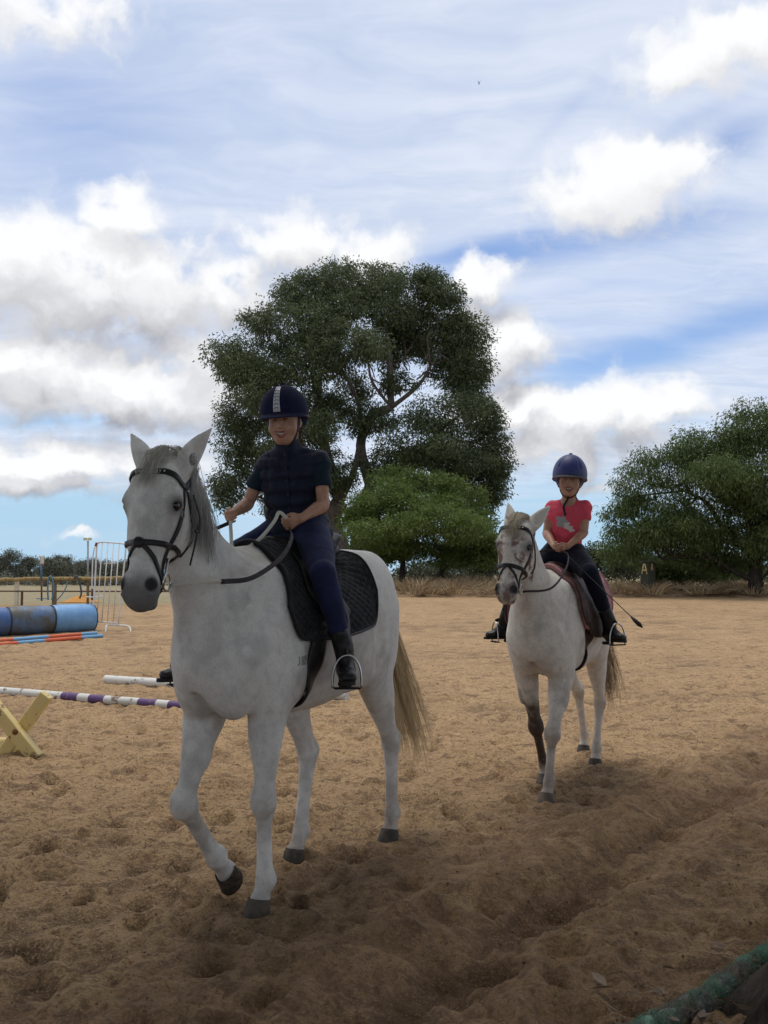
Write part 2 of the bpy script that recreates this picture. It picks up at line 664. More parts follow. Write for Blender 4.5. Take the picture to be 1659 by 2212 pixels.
# ------------------------------------------------------------------ horses
def horse_sdf(sp):
    k = sp['k']                              # body scale
    s = SDF(sp['lo'], sp['hi'], sp.get('h', .0075))
    oz, ox = sp.get('oz', 0.0), sp.get('ox', 0.0)
    sect = [(.665, 1.20, .95, .12), (.60, 1.28, .90, .17), (.47, 1.42, .865, .20), (.32, 1.535, .83, .232), (.12, 1.535, .805, .27),
            (-.10, 1.50, .80, .295), (-.26, 1.515, .845, .29), (-.41, 1.565, .94, .26), (-.53, 1.585, 1.03, .225), (-.64, 1.53, 1.10, .175), (-.71, 1.43, 1.16, .11)]
    P = [(x * k + ox, 0, (t + b) / 2 * k + oz, a * k * sp.get('wide', 1), (t - b) / 2 * k) for x, t, b, a in sect]
    s.tube(P, k=.05, sub=9, mg=.12)
    B = lambda x, y, z: (x * k + ox, y * k, z * k + oz)
    # withers and spine ridge
    s.tube([(*B(.40, 0, 1.50), .05, .05), (*B(.26, 0, 1.535), .045, .05), (*B(.08, 0, 1.50), .05, .05)], k=.09, mg=.1)
    for y in (-1, 1):
        s.ell(B(.40, y * .155, 1.22), np.array((.13, .075, .27)) * k, rot=rot_y(18), k=.08, mg=.1)      # shoulder blade
        s.ell(B(.56, y * .125, 1.09), np.array((.10, .09, .12)) * k, k=.07, mg=.1)                    # point of shoulder
        s.ell(B(.595, y * .092, .975), np.array((.095, .092, .130)) * k, k=.040, mg=.1)                   # breast muscle
        s.ell(B(.34, y * .185, 1.02), np.array((.14, .07, .15)) * k, k=.06, mg=.1)                      # triceps
        s.ell(B(-.47, y * .145, 1.34), np.array((.22, .105, .22)) * k, k=.09, mg=.1)                    # croup
        s.ell(B(-.57, y * .125, 1.17), np.array((.15, .105, .27)) * k, k=.07, mg=.1)                     # buttock
        s.ell(B(-.34, y * .185, 1.02), np.array((.12, .07, .13)) * k, k=.10, mg=.1)                       # flank to stifle
    # neck
    s.tube(sp['neck'], k=.12, sub=9, mg=.08)
    for y in (-1, 1):
        s.tube([(*B(.44, y * .235, 1.44), .003, .003), (*B(.50, y * .225, 1.36), .008, .008), (*B(.57, y * .215, 1.26), .006, .006), (*B(.63, y * .205, 1.18), .002, .002)], k=.075, op='s', mg=.02)
        s.tube([(*B(.26, y * .275, 1.12), .014, .014), (*B(.22, y * .265, .95), .014, .014)], k=.06, op='s', mg=.02)
        s.tube([(*B(-.36, y * .30, 1.20), .02, .02), (*B(-.40, y * .285, 1.02), .02, .02)], k=.09, op='s', mg=.02)
        s.tube([(*B(-.66, y * .235, 1.25), .014, .014), (*B(-.64, y * .24, 1.0), .014, .014)], k=.06, op='s', mg=.02)
    s.tube([(*B(.742, 0, 1.06), .008, .008), (*B(.708, 0, .97), .014, .014), (*B(.65, 0, .86), .010, .010)], k=.055, op='s', mg=.02)
    # dock
    d0, d1 = B(-.67, 0, 1.47), B(-.77, 0, 1.38)
    s.tube([(*d0, .045, .045), (*d1, .032, .032)], k=.05, sub=1)
    # legs
    for (E, K, T, Cn) in sp['fore']:
        E, K, T, Cn = map(np.array, (E, K, T, Cn))
        m = lambda a, b, t: a + (b - a) * t
        up = np.array((E[0] + .03 * k, E[1] * 1.05, E[2] + .13 * k))
        Q = [(*up, .080 * k, .125 * k), (*E, .086 * k, .118 * k), (*m(E, K, .35), .070 * k, .086 * k), (*m(E, K, .8), .047 * k, .053 * k),
             (*m(E, K, .97), .049 * k, .053 * k), (*m(K, T, .09), .047 * k, .049 * k), (*m(K, T, .2), .037 * k, .042 * k), (*m(K, T, .5), .032 * k, .040 * k),
             (*m(K, T, .82), .035 * k, .044 * k), (*T, .043 * k, .050 * k), (*m(T, Cn, .45), .036 * k, .040 * k), (*Cn, .047 * k, .053 * k)]
        Q = [(*r[:3], r[3] * (.93 if i_ > 1 else .97), r[4] * .95) for i_, r in enumerate(Q)]
        s.tube(Q, k=.05, sub=3)
        fw = nz(np.array((K[2] - T[2], 0, -(K[0] - T[0]))))
        s.ell(K + fw * .012 * k, np.array((.040, .043, .052)) * k, k=.05)
        s.ell(m(K, T, .10) - fw * .028 * k, np.array((.026, .03, .04)) * k, k=.03)
        s.ell(T - fw * .030 * k, np.array((.026, .032, .034)) * k, k=.03)
        lt = np.array((0, 1, 0))
        for y in (-1, 1):
            s.tube([(*(m(K, T, .16) - fw * .012 * k + lt * y * .037 * k), .007), (*(m(K, T, .84) - fw * .012 * k + lt * y * .034 * k), .007)], k=.016, sub=1, op='s')
            s.ell(m(E, K, .30) + lt * y * .040 * k + fw * .02 * k, np.array((.034, .032, .12)) * k, k=.03)
            s.ell(K + lt * y * .034 * k - np.array((0, 0, .022 * k)), np.array((.022, .018, .022)) * k, k=.014)
        s.tube([(*(m(E, K, .10) + fw * .07 * k + lt * np.sign(E[1]) * .055 * k), .008), (*(m(E, K, .75) + fw * .045 * k + lt * np.sign(E[1]) * .03 * k), .006)], k=.03, sub=1, op='s')
        s.ell(K + fw * .036 * k + np.array((0, 0, .016 * k)), np.array((.014, .030, .020)) * k, k=.016)
        s.ell(K + fw * .032 * k - np.array((0, 0, .026 * k)), np.array((.014, .026, .016)) * k, k=.014)
    for (Hp, St, Hk, T, Cn) in sp['hind']:
        Hp, St, Hk, T, Cn = map(np.array, (Hp, St, Hk, T, Cn))
        m = lambda a, b, t: a + (b - a) * t
        Q = [(*Hp, .11 * k, .21 * k), (*m(Hp, St, .6), .108 * k, .19 * k), (*St, .090 * k, .135 * k), (*m(St, Hk, .35), .072 * k, .10 * k),
             (*m(St, Hk, .7), .050 * k, .066 * k), (*m(St, Hk, .92), .044 * k, .062 * k), (*Hk, .047 * k, .060 * k), (*m(Hk, T, .14), .041 * k, .052 * k),
             (*m(Hk, T, .5), .034 * k, .043 * k), (*m(Hk, T, .85), .036 * k, .045 * k), (*T, .043 * k, .050 * k), (*m(T, Cn, .45), .037 * k, .041 * k), (*Cn, .047 * k, .053 * k)]
        Q = [(*r[:3], r[3] * (.93 if i_ > 3 else 1), r[4] * (.95 if i_ > 3 else 1)) for i_, r in enumerate(Q)]
        s.tube(Q, k=.06, sub=3)
        bk = nz(Hk - St) * .5 + np.array((-.7, 0, .35))
        s.ell(Hk + nz(bk) * .055 * k + np.array((0, 0, .03 * k)), np.array((.03, .028, .045)) * k, k=.03)
        s.tube([(*(Hk + nz(bk) * .05 * k + np.array((0, 0, .05 * k))), .016), (*(m(St, Hk, .55) + nz(bk) * .05 * k), .02)], k=.04, sub=1)
        s.ell(T + np.array((-.028 * k, 0, 0)), np.array((.026, .032, .034)) * k, k=.03)
        for y in (-1, 1):
            o_ = np.array((-.008 * k, y * .040 * k, 0))
            s.tube([(*(m(Hk, T, .16) + o_), .007), (*(m(Hk, T, .84) + o_ * .95), .007)], k=.016, sub=1, op='s')
            s.tube([(*(m(St, Hk, .55) + np.array((-.035, y * .058 * k, .01))), .008), (*(Hk + np.array((-.035 * k, y * .040 * k, .05))), .007)], k=.025, sub=1, op='s')
            s.ell(Hk + np.array((.012 * k, y * .030 * k, .01)), np.array((.03, .020, .035)) * k, k=.02)
    # ---- head
    O, hd, hl = np.array(sp['head_o']), sp.get('hk', 1.0), sp.get('hl', 1.0)
    e1, e2, e3 = sp['hf']
    HP = lambda a, b, c: O + (e1 * a * hl + e2 * b + e3 * c) * hd
    M = np.stack([e1, e2, e3])
    hs = [(.0, -.005, .085, .072), (.08, .0, .108, .092), (.17, -.005, .128, .100), (.25, -.012, .128, .090), (.33, -.010, .108, .072),
          (.42, .0, .084, .056), (.50, .0, .070, .060), (.55, -.002, .062, .064), (.580, -.006, .048, .054)]
    s.tube([(*HP(a, c, 0), w * hd, b * hd) for a, c, b, w in hs], k=.05, lat=e3, sub=4)
    for y in (-1, 1):
        s.ell(HP(.225, -.065, y * .055), np.array((.11, .085, .042)) * hd, M, k=.035)        # jowl
        s.ell(HP(.165, .055, y * .078), np.array((.052, .042, .036)) * hd, M, k=.035)        # brow
        s.ell(HP(.285, .035, y * .062), np.array((.09, .016, .018)) * hd, M, k=.03)          # facial crest
        s.ell(HP(.535, .034, y * .046), np.array((.046, .034, .028)) * hd, M, k=.016)
        s.ell(HP(.585, .006, y * .022), np.array((.024, .036, .034)) * hd, M, k=.018)        # nostril rim
        s.ell(HP(.580, -.052, y * .014), np.array((.028, .024, .028)) * hd, M, k=.012)        # chin
        s.ell(HP(.060, .070, y * .055), np.array((.05, .03, .03)) * hd, M, k=.04)
        rr = rot_ax(e3, y * 0) @ M
        s.ell(HP(.536, .060, y * .066), np.array((.030, .022, .020)) * hd, M, k=.006, op='s')
        s.ell(HP(.552, .048, y * .060), np.array((.016, .020, .016)) * hd, M, k=.006, op='s')
        s.ell(HP(.188, .052, y * .104), np.array((.018, .032, .018)) * hd, M, k=.008, op='s')
        s.tube([(*HP(.185, .086, y * .088), .007), (*HP(.168, .058, y * .107), .012), (*HP(.180, .022, y * .108), .008)], k=.010, lat=e3, sub=3)
        s.tube([(*HP(.615, -.034, 0), .007), (*HP(.600, -.034, y * .04), .007), (*HP(.560, -.034, y * .064), .006), (*HP(.515, -.030, y * .066), .004)], k=.010, sub=2, op='s')
        # ear
        b, tip, side = sp['ears'][0 if y > 0 else 1]
        b, tip = HP(*b), HP(*tip)
        ax = nz(tip - b)
        L = np.linalg.norm(tip - b)
        fr = nz(np.array(side) - ax * (np.array(side) @ ax))
        lt = np.cross(ax, fr)
        prof = [(-.08, .036, .036), (.12, .044, .040), (.35, .046, .034), (.6, .036, .024), (.82, .019, .013), (1, .004, .004)]
        s.tube([(*(b + ax * L * t - fr * .01 * math.sin(t * 3)), w * hd, d * hd) for t, w, d in prof], k=.02, lat=lt, sub=4)
        prof = [(.22, .016, .016), (.4, .026, .02), (.6, .021, .016), (.8, .010, .01), (.92, .003, .003)]
        s.tube([(*(b + ax * L * t + fr * (.026 - .012 * t) * hd), w * hd, d * hd) for t, w, d in prof], k=.008, lat=lt, sub=3, op='s')
    return s, HP, M


def rot_y(deg):
    a = R(deg)
    return np.array([[math.cos(a), 0, -math.sin(a)], [0, 1, 0], [math.sin(a), 0, math.cos(a)]])


def rot_ax(ax, deg):
    return np.array(Matrix.Rotation(R(deg), 3, Vector(ax)))


def frame(e1, yaw_side=0.0, e3h=(0, 1, 0)):
    e1 = nz(e1)
    e3 = np.array(e3h, float)
    e3 = nz(e3 - e1 * (e3 @ e1))
    e2 = np.cross(e3, e1)        # towards the front of the face
    if e2[0] < 0:
        e2 = -e2
    return e1, e2, e3


H1 = dict(k=1.0, lo=(-.95, -.46, .02), hi=(1.32, .50, 2.16), hl=.88, hk=1.03,
          fore=[((.42, .145, .90), (.420, .125, .485), (.400, .12, .135), (.427, .112, .058)),
                ((.50, -.125, .87), (.655, -.12, .495), (.425, -.12, .205), (.350, -.12, .13))],
          hind=[((-.54, .14, 1.25), (-.55, .15, .93), (-.80, .125, .52), (-.83, .115, .145), (-.805, .115, .055)),
                ((-.50, -.14, 1.24), (-.22, -.18, .93), (-.40, -.16, .50), (-.34, -.165, .125), (-.29, -.165, .045))],
          neck=[(.45, 0, 1.20, .180, .34), (.60, 0, 1.34, .138, .25), (.735, 0, 1.50, .096, .178), (.83, 0, 1.66, .078, .140), (.90, 0, 1.80, .075, .105), (.93, 0, 1.865, .066, .085)],
          head_o=(.945, 0, 1.850), hf=frame((.34, .09, -.94), e3h=(-.26, .966, 0)),
          ears=[((-.01, .0, .066), (-.235, -.03, .150), (.1, 1, 0)), ((-.01, .0, -.066), (-.22, -.03, -.195), (-.3, -1, 0))])

H2 = dict(k=.94, lo=(-1.22, -.46, .02), hi=(1.30, .46, 2.02), hl=.80, hk=1.0, wide=1.04,
          fore=[((.46, .135, .80), (.605, .105, .43), (.63, .085, .125), (.655, .078, .052)),
                ((.40, -.135, .80), (.30, -.095, .42), (.155, -.085, .13), (.14, -.085, .055))],
          hind=[((-.50, .13, 1.16), (-.42, .15, .87), (-.66, .12, .46), (-.60, .10, .135), (-.575, .10, .05)),
                ((-.50, -.13, 1.16), (-.50, -.16, .87), (-.92, -.11, .50), (-1.04, -.10, .155), (-1.03, -.10, .06))],
          neck=[(.42, 0, 1.10, .18, .32), (.56, 0, 1.24, .15, .24), (.69, 0, 1.40, .105, .175), (.78, -.005, 1.56, .082, .135), (.85, -.01, 1.69, .07, .10), (.88, -.01, 1.745, .062, .08)],
          head_o=(.89, -.01, 1.735), hf=frame((.40, -.06, -.916), e3h=(-.02, 1, 0)),
          ears=[((-.01, .0, .066), (-.235, -.03, .165), (.75, .5, 0)), ((-.01, .0, -.062), (-.25, -.03, -.125), (.8, -.3, 0))])

def place(ox, oy, t):
    t = R(t)
    return (ox, oy, 0), math.atan2(-math.cos(t), -math.sin(t))
# ------------------------------------------------------------------ saddlery helpers
def wrap(s, x, th, zc, off):
    """Point of the offset body surface seen from the axis (x, 0, zc) at angle th from straight up."""
    x, th, zc = np.broadcast_arrays(np.asarray(x, float), np.asarray(th, float), np.asarray(zc, float))
    r = np.linspace(.10, .62, 105)
    D = np.stack([np.zeros_like(th), np.sin(th), np.cos(th)], -1)
    C = np.stack([x, np.zeros_like(x), zc], -1)
    Q = C[:, None, :] + D[:, None, :] * r[None, :, None]
    v = s.sample(Q.reshape(-1, 3)).reshape(len(x), -1) - off
    pos = v > 0
    i = np.clip(np.argmax(pos, 1), 1, len(r) - 1)
    n = np.arange(len(x))
    v0, v1 = v[n, i - 1], v[n, i]
    t = np.clip(v0 / (v0 - v1 + 1e-9), 0, 1)
    rr = r[i - 1] + (r[i] - r[i - 1]) * t
    return C + D * rr[:, None]


def sheet(s, X, TH, zc, off, thick, relief=None):
    """A cloth panel over the body. X, TH: (n, m) grids. Returns V, F (double sided with an edge)."""
    n, m = X.shape
    P = wrap(s, X.ravel(), TH.ravel(), zc, off)
    N = s.grad(P)
    if relief is not None:
        P2 = P + N * (thick + relief.ravel())[:, None]
    else:
        P2 = P + N * thick
    V = np.vstack([P2, P])
    g = np.arange(n * m).reshape(n, m)
    F = [np.stack([g[:-1, :-1], g[1:, :-1], g[1:, 1:], g[:-1, 1:]], -1).reshape(-1, 4)]
    F.append(F[0][:, ::-1] + n * m)
    rim = np.concatenate([g[0, :], g[1:, -1], g[-1, -2::-1], g[-2::-1, 0]])
    F.append(np.stack([rim[:-1], rim[1:], rim[1:] + n * m, rim[:-1] + n * m], -1))
    return V, np.concatenate(F)


def strap_on(s, pts, width, thick=.004, n=6, off=.002):
    """A strap following way points, laid on the surface."""
    P = spline(pts, n)
    P, N = s.project(P, off + thick * .5)
    return ribbon(P, N, width, thick)


def hoof_mb(C, fwd, tilt=0.0, k=1.0):
    """C: coronet centre; sole lies in the direction given by tilt about the side axis."""
    f = nz((fwd[0], fwd[1], 0))
    sd = np.array((-f[1], f[0], 0))
    Mx = np.stack([f, sd, (0, 0, 1)]).T
    a = R(tilt)
    T = np.array([[math.cos(a), 0, math.sin(a)], [0, 1, 0], [-math.sin(a), 0, math.cos(a)]])
    V, F = [], []
    n = 20
    rows = [(0.014, .046, .050, .0), (.0, .050, .054, .004), (-.03, .056, .060, .016), (-.056, .061, .066, .026), (-.062, .058, .062, .026)]
    for z, b, a_, dx in rows:
        for j in range(n):
            t = 2 * math.pi * j / n
            x = math.cos(t)
            zz = z + (.012 * x if z > -.02 else 0)
            V.append((C + (Mx @ T @ np.array((x * a_ * (1 if x > 0 else .86) + dx, math.sin(t) * b, zz))) * k))
    for i in range(len(rows) - 1):
        for j in range(n):
            F.append((i * n + j, i * n + (j + 1) % n, (i + 1) * n + (j + 1) % n, (i + 1) * n + j))
    F.append(tuple((len(rows) - 1) * n + j for j in range(n)))
    return np.array(V), F


# ------------------------------------------------------------------ people
def hand(s, W, fwd, up, palm, k=1.0, curl=1.0):
    fwd = nz(fwd)
    up = nz(np.array(up) - fwd * (np.array(up) @ fwd))
    pl = np.cross(fwd, up)
    if pl @ np.array(palm) < 0:
        pl = -pl
    W = np.array(W)
    P = lambda a, b, c: W + (fwd * a + up * b + pl * c) * k
    s.tube([(*P(-.01, 0, 0), .021 * k, .017 * k), (*P(.03, .002, .002), .030 * k, .015 * k), (*P(.062, .003, .003), .034 * k, .013 * k)], k=.012, lat=up, sub=2)
    for i, (L, r) in enumerate(((.034, .0085), (.037, .0088), (.035, .0085), (.028, .0075))):
        b = .027 - .0185 * i
        A = np.array((.062, b, .004))
        B_ = A + np.array((L * .75, -.001, L * .62 * curl))
        C_ = B_ + np.array((-L * .25, 0, L * .72 * curl))
        D_ = C_ + np.array((-L * .62, 0, L * .02))
        s.tube([(*P(*A), r * k), (*P(*B_), r * 1.02 * k), (*P(*C_), r * .95 * k), (*P(*D_), r * .8 * k)], k=.004, sub=2)
    T0_, T1, T2, T3 = (.012, .022, .006), (.036, .040, .018), (.060, .036, .030), (.076, .026, .036)
    s.tube([(*P(*T0_), .013 * k), (*P(*T1), .0105 * k), (*P(*T2), .0095 * k), (*P(*T3), .0075 * k)], k=.006, sub=2)
    return lambda a, b, c: P(a, b, c)


def person_sdf(j, h=.005):
    """j: joints. Head frame rows: forward, left, up."""
    pts = np.array([v for k_, v in j.items() if k_ in ('pelvis', 'chest', 'neck', 'head', 'shL', 'shR', 'elL', 'elR', 'wrL', 'wrR', 'hipL', 'hipR', 'knL', 'knR', 'anL', 'anR')])
    s = SDF(pts.min(0) - .17, pts.max(0) + .17, h)
    k = j['k']
    lat = nz(np.array(j['shL']) - np.array(j['shR']))
    pe, ch, ne, hd = (np.array(j[q]) for q in ('pelvis', 'chest', 'neck', 'head'))
    m = lambda a, b, t: np.array(a) + (np.array(b) - np.array(a)) * t
    # trunk (under the clothes)
    s.tube([(*pe, .115 * k, .085 * k), (*m(pe, ch, .5), .10 * k, .075 * k), (*ch, .125 * k, .085 * k), (*m(ch, ne, .7), .07 * k, .05 * k)], k=.03, lat=lat, sub=3)
    f, l, u = j['hf']
    H = lambda a, b, c: hd + (f * a + l * b + u * c) * k
    s.tube([(*m(ch, ne, .6), .048 * k), (*ne, .045 * k), (*H(-.02, 0, -.05), .047 * k)], k=.02, sub=2)
    for q in 'LR':
        sh, el, wr = (np.array(j[a + q]) for a in ('sh', 'el', 'wr'))
        s.tube([(*sh, .042 * k), (*m(sh, el, .4), .037 * k), (*m(sh, el, .9), .030 * k), (*el, .0315 * k), (*m(el, wr, .25), .033 * k), (*m(el, wr, .8), .022 * k), (*wr, .0185 * k, .021 * k)], k=.02, sub=2)
        hp, kn, an = (np.array(j[a + q]) for a in ('hip', 'kn', 'an'))
        s.tube([(*hp, .055 * k), (*kn, .032 * k), (*an, .026 * k)], k=.02, sub=1)
    # head
    MR = np.stack([f, l, u])
    A = lambda r: np.array(r) * k
    s.ell(H(-.005, 0, .03), A((.092, .073, .088)), MR, k=.02)
    s.ell(H(.018, 0, -.028), A((.072, .067, .078)), MR, k=.03)
    s.ell(H(.052, 0, -.094), A((.026, .033, .021)), MR, k=.03)
    s.ell(H(.01, 0, -.075), A((.055, .052, .035)), MR, k=.03)
    for y in (-1, 1):
        s.ell(H(.057, y * .040, -.040), A((.028, .027, .024)), MR, k=.02)
        s.ell(H(.070, y * .03, .028), A((.016, .026, .010)), MR, k=.016)
        s.ell(H(.086, y * .032, .004), A((.014, .019, .010)), MR, k=.010, op='s')
        s.ell(H(-.005, y * .074, -.012), A((.018, .009, .030)), MR, k=.010)
        s.ell(H(.091, y * .012, -.034), A((.009, .008, .007)), MR, k=.006)
    s.tube([(*H(.080, 0, .014), .007 * k), (*H(.092, 0, -.012), .007 * k), (*H(.098, 0, -.029), .0085 * k)], k=.010, sub=2)
    # lips and open smile
    w = j.get('smile', .030)
    up = [(.0745, -w * 1.05, -.0465), (.086, -w * .55, -.0555), (.0905, 0, -.0575), (.086, w * .55, -.0555), (.0745, w * 1.05, -.0465)]
    dn = [(.0745, -w * 1.05, -.0485), (.0845, -w * .55, -.0745), (.0880, 0, -.0815), (.0845, w * .55, -.0745), (.0745, w * 1.05, -.0485)]
    for c in (up, dn):
        s.tube([(*H(*p), .0040 * k) for p in c], k=.006, sub=3)
    for t in np.linspace(.12, .88, 9):
        U_, D_ = spline(up, 6), spline(dn, 6)
        i = int(t * (len(U_) - 1))
        p = (U_[i] + D_[i]) / 2
        s.ell(H(p[0] + .004, p[1], p[2]), np.array((.012, w * .20, max(.003, (U_[i][2] - D_[i][2]) * .5 - .0035))) * k, MR, k=.002, op='s')
    gl = hand(s, j['wrL'], j['hfL'], j['huL'], j['hpL'], k * j.get('hk', .9))
    gr = hand(s, j['wrR'], j['hfR'], j['huR'], j['hpR'], k * j.get('hk', .9))
    return s, H, MR, (up, dn), gl, gr
# ------------------------------------------------------------------ animal and cloth materials
def coat_fn(base, grey, dun, speck, pink=None):
    def f(nt, co):
        n1 = nt.noise(co, 3.2, 5, .6)
        n2 = nt.noise(co, 26, 4, .6)
        n3 = nt.noise(co, 140, 3, .7)
        st = nt.vm('MULTIPLY', co, (60, 60, 18))
        n4 = nt.noise(st, 4, 3, .6)
        c = nt.mix(nt.m('MULTIPLY', nt.ss(n1, .44, .72), .75), base, grey)
        dap = nt.vor(nt.vm('ADD', co, nt.vm('SCALE', nt.noise(co, 9, 2, .5, col=True), .05)), 15)
        c = nt.mix(nt.m('MULTIPLY', nt.m('MULTIPLY', nt.ss(dap, .25, .60), nt.ss(n1, .35, .6)), .28), c, tuple(x * .8 for x in grey))
        c = nt.mix(nt.m('MULTIPLY', nt.ss(n2, .45, .75), .30), c, tuple(x * .72 for x in grey))
        c = nt.mix(nt.m('MULTIPLY', nt.ss(n3, .52, .70), speck), c, dun)
        c = nt.mix(nt.m('MULTIPLY', nt.ss(n4, .4, .7), .22), c, tuple(x * .5 for x in grey))
        c = nt.mix(nt.m('MULTIPLY', nt.attr('dun'), nt.ss(n2, .2, .6, .55, 1.0)), c, dun)
        c = nt.mix(nt.m('MULTIPLY', nt.attr('bay'), nt.ss(n2, .2, .5, .75, 1.0)), c, (.072, .044, .030))
        if pink:
            c = nt.mix(nt.m('MULTIPLY', nt.attr('pink'), nt.ss(n2, .35, .6)), c, pink)
        c = nt.mix(nt.attr('dark'), c, (.030, .029, .031))
        h = nt.m('ADD', nt.m('MULTIPLY', n4, .6), nt.m('MULTIPLY', n1, 2.0))
        return {'color': c, 'bump': nt.bump(h, .45, .012), 'rough': .72}
    return f


M_coat1 = material('white_coat', spec=.3, fn=coat_fn((.83, .80, .755), (.54, .515, .485), (.24, .175, .12), .10))
M_coat2 = material('fleabitten_coat', spec=.3, fn=coat_fn((.80, .745, .675), (.53, .47, .415), (.17, .095, .06), .38, (.20, .105, .08)))


def hair_mat(name, a, b):
    def f(nt, co):
        n = nt.noise(nt.vm('MULTIPLY', co, (1, 1, .12)), 70, 3, .6)
        c = nt.mix(nt.ss(n, .35, .65), a, b)
        return {'color': c, 'rough': .5}
    return material(name, fn=f)


def mane_mat():
    def f(nt, co):
        n = nt.noise(nt.vm('MULTIPLY', co, (1, 1, .12)), 60, 3, .6)
        c = nt.mix(nt.ss(n, .35, .65), (.78, .75, .71), (.54, .52, .50))
        c = nt.mix(nt.m('MULTIPLY', nt.attr('tip'), .6), c, (.045, .043, .045))
        return {'color': c, 'rough': .5}
    return material('grey_mane', fn=f)


M_mane1 = mane_mat()
M_blond = hair_mat('blond_hair', (.55, .48, .36), (.38, .30, .20))
M_white_hair = hair_mat('white_hair', (.62, .59, .52), (.45, .42, .37))
M_tail = hair_mat('tan_tail', (.82, .63, .38), (.56, .41, .23))
M_tail2 = hair_mat('dun_tail', (.46, .33, .19), (.20, .13, .07))
M_eye = material('wet_eye', (.012, .009, .008), .12)
M_hoof = material('hoof', fn=lambda nt, co: {'color': nt.mix(nt.ss(nt.noise(co, 22, 4), .35, .65), (.040, .034, .029), (.095, .072, .052)), 'bump': nt.bump(nt.noise(nt.vm('MULTIPLY', co, (8, 8, 60)), 5, 3), .3, .004), 'rough': .7})
M_hoof_pale = material('pale_hoof', fn=lambda nt, co: {'color': nt.mix(nt.ss(nt.noise(co, 22, 4), .35, .65), (.10, .08, .06), (.18, .135, .10)), 'rough': .7})
M_mud = material('damp_sand', fn=lambda nt, co: {'color': nt.mix(nt.ss(nt.noise(co, 45, 4), .35, .65), (.03, .022, .017), (.09, .062, .042)), 'bump': nt.bump(nt.noise(co, 90, 4), .8, .01), 'rough': .95})


def leather(name, c, rough=.45):
    return material(name, c, rough, spec=.28, fn=lambda nt, co: {'color': nt.mix(nt.ss(nt.noise(co, 30, 4), .35, .7), c, tuple(min(1, x * 1.9 + .006) for x in c)),
                                                      'bump': nt.bump(nt.noise(co, 260, 3), .15, .002)})


M_black_leather = leather('black_leather', (.012, .011, .011), .42)
M_brown_leather = leather('brown_leather', (.034, .018, .014), .62)
M_rein_brown = leather('dark_rein_grip', (.022, .015, .017), .6)
M_webbing = material('white_webbing', (.62, .60, .52), .8, fn=lambda nt, co: {'bump': nt.bump(nt.noise(co, 300, 2), .3, .002)})
M_steel = material('steel', (.55, .54, .52), .28, metal=1.0)
M_pad_black = material('black_quilt', (.016, .017, .020), .9, spec=.2, sheen=.08, fn=lambda nt, co: {'color': nt.mix(nt.ss(nt.noise(co, 14, 5), .35, .7), (.013, .014, .016), (.030, .030, .032)), 'bump': nt.bump(nt.noise(co, 400, 2), .2, .002)})
M_pad_pink = material('pink_quilt', fn=lambda nt, co: {'color': nt.mix(nt.ss(nt.noise(co, 20, 5), .35, .7), (.50, .26, .27), (.36, .17, .18)), 'bump': nt.bump(nt.noise(co, 120, 3), .5, .006), 'rough': .95})
M_skin = material('skin', spec=.35, fn=lambda nt, co: {'color': nt.mix(nt.ss(nt.noise(co, 30, 4), .3, .7), (.54, .31, .21), (.44, .225, .15)), 'bump': nt.bump(nt.noise(co, 250, 2), .08, .002), 'rough': .5})
M_lip = material('lip', (.30, .10, .085), .4)
M_mouth = material('mouth_inside', (.03, .008, .008), .5)
M_teeth = material('teeth', (.82, .79, .72), .3)
M_eyeball = material('eyeball', (.60, .57, .54), .2)
M_brow = material('brow_hair', (.07, .04, .025), .8)
M_hair = hair_mat('brown_hair', (.20, .11, .055), (.10, .05, .025))


def cloth(name, c, var=1.6, scale=9, bump=.35, rough=.85, sheen=.2):
    def f(nt, co):
        w = nt.noise(co, scale, 5, .55, .6)
        col = nt.mix(nt.ss(w, .35, .7), c, tuple(x * var for x in c))
        hgt = nt.m('ADD', w, nt.m('MULTIPLY', nt.noise(co, 500, 2), .06))
        return {'color': col, 'bump': nt.bump(hgt, bump, .02)}
    return material(name, c, rough, fn=f, sheen=sheen * .4, spec=.2)


M_vest = cloth('navy_padded_nylon', (.012, .015, .030), 1.7, 14, .35, .7, .1)
M_polo = cloth('dark_teal_cotton', (.010, .022, .034), 1.5)
M_breeches = cloth('navy_stretch_cotton', (.014, .018, .058), 1.5, 7, .25)
M_leggings = cloth('dark_navy_leggings', (.006, .007, .017), 1.5, 7, .25)
M_pink = cloth('coral_pink_cotton', (.70, .085, .13), 1.25, 11, .5)
M_boot = leather('black_boot_leather', (.013, .012, .013), .38)
M_sole = material('rubber_sole', (.014, .013, .013), .8)
M_velvet = cloth('navy_velvet', (.009, .012, .038), 1.5, 20, .1, .95, .08)
M_blue_shell = material('blue_plastic_shell', (.034, .044, .19), .5)
M_dark_trim = material('dark_trim', (.012, .012, .018), .6)
M_reflect = material('silver_reflective', (.55, .56, .58), .35)
M_sock = material('white_sock', (.6, .6, .6), .9)


# ------------------------------------------------------------------ horse assembly
class Rooted:
    """A thing whose meshes are modelled in a horse's own coordinates."""
    def __init__(s, name, hloc, rz, org, label, cat, group=None):
        c, sn = math.cos(rz), math.sin(rz)
        s.org = Vector(org)
        w = (hloc[0] + c * org[0] - sn * org[1], hloc[1] + sn * org[0] + c * org[1], org[2])
        s.root = empty(name, w, rz, label, cat, group)
    def mesh(s, name, V, F, mat, parent=None, **kw):
        o = mesh_obj(name, V, F, mat, parent or s.root, **kw)
        if parent is None:
            o.location = -s.org
        return o
    def mb(s, mb, name, mat, parent=None, **kw):
        o = mb.build(name, mat, parent or s.root, **kw)
        if parent is None:
            o.location = -s.org
        return o


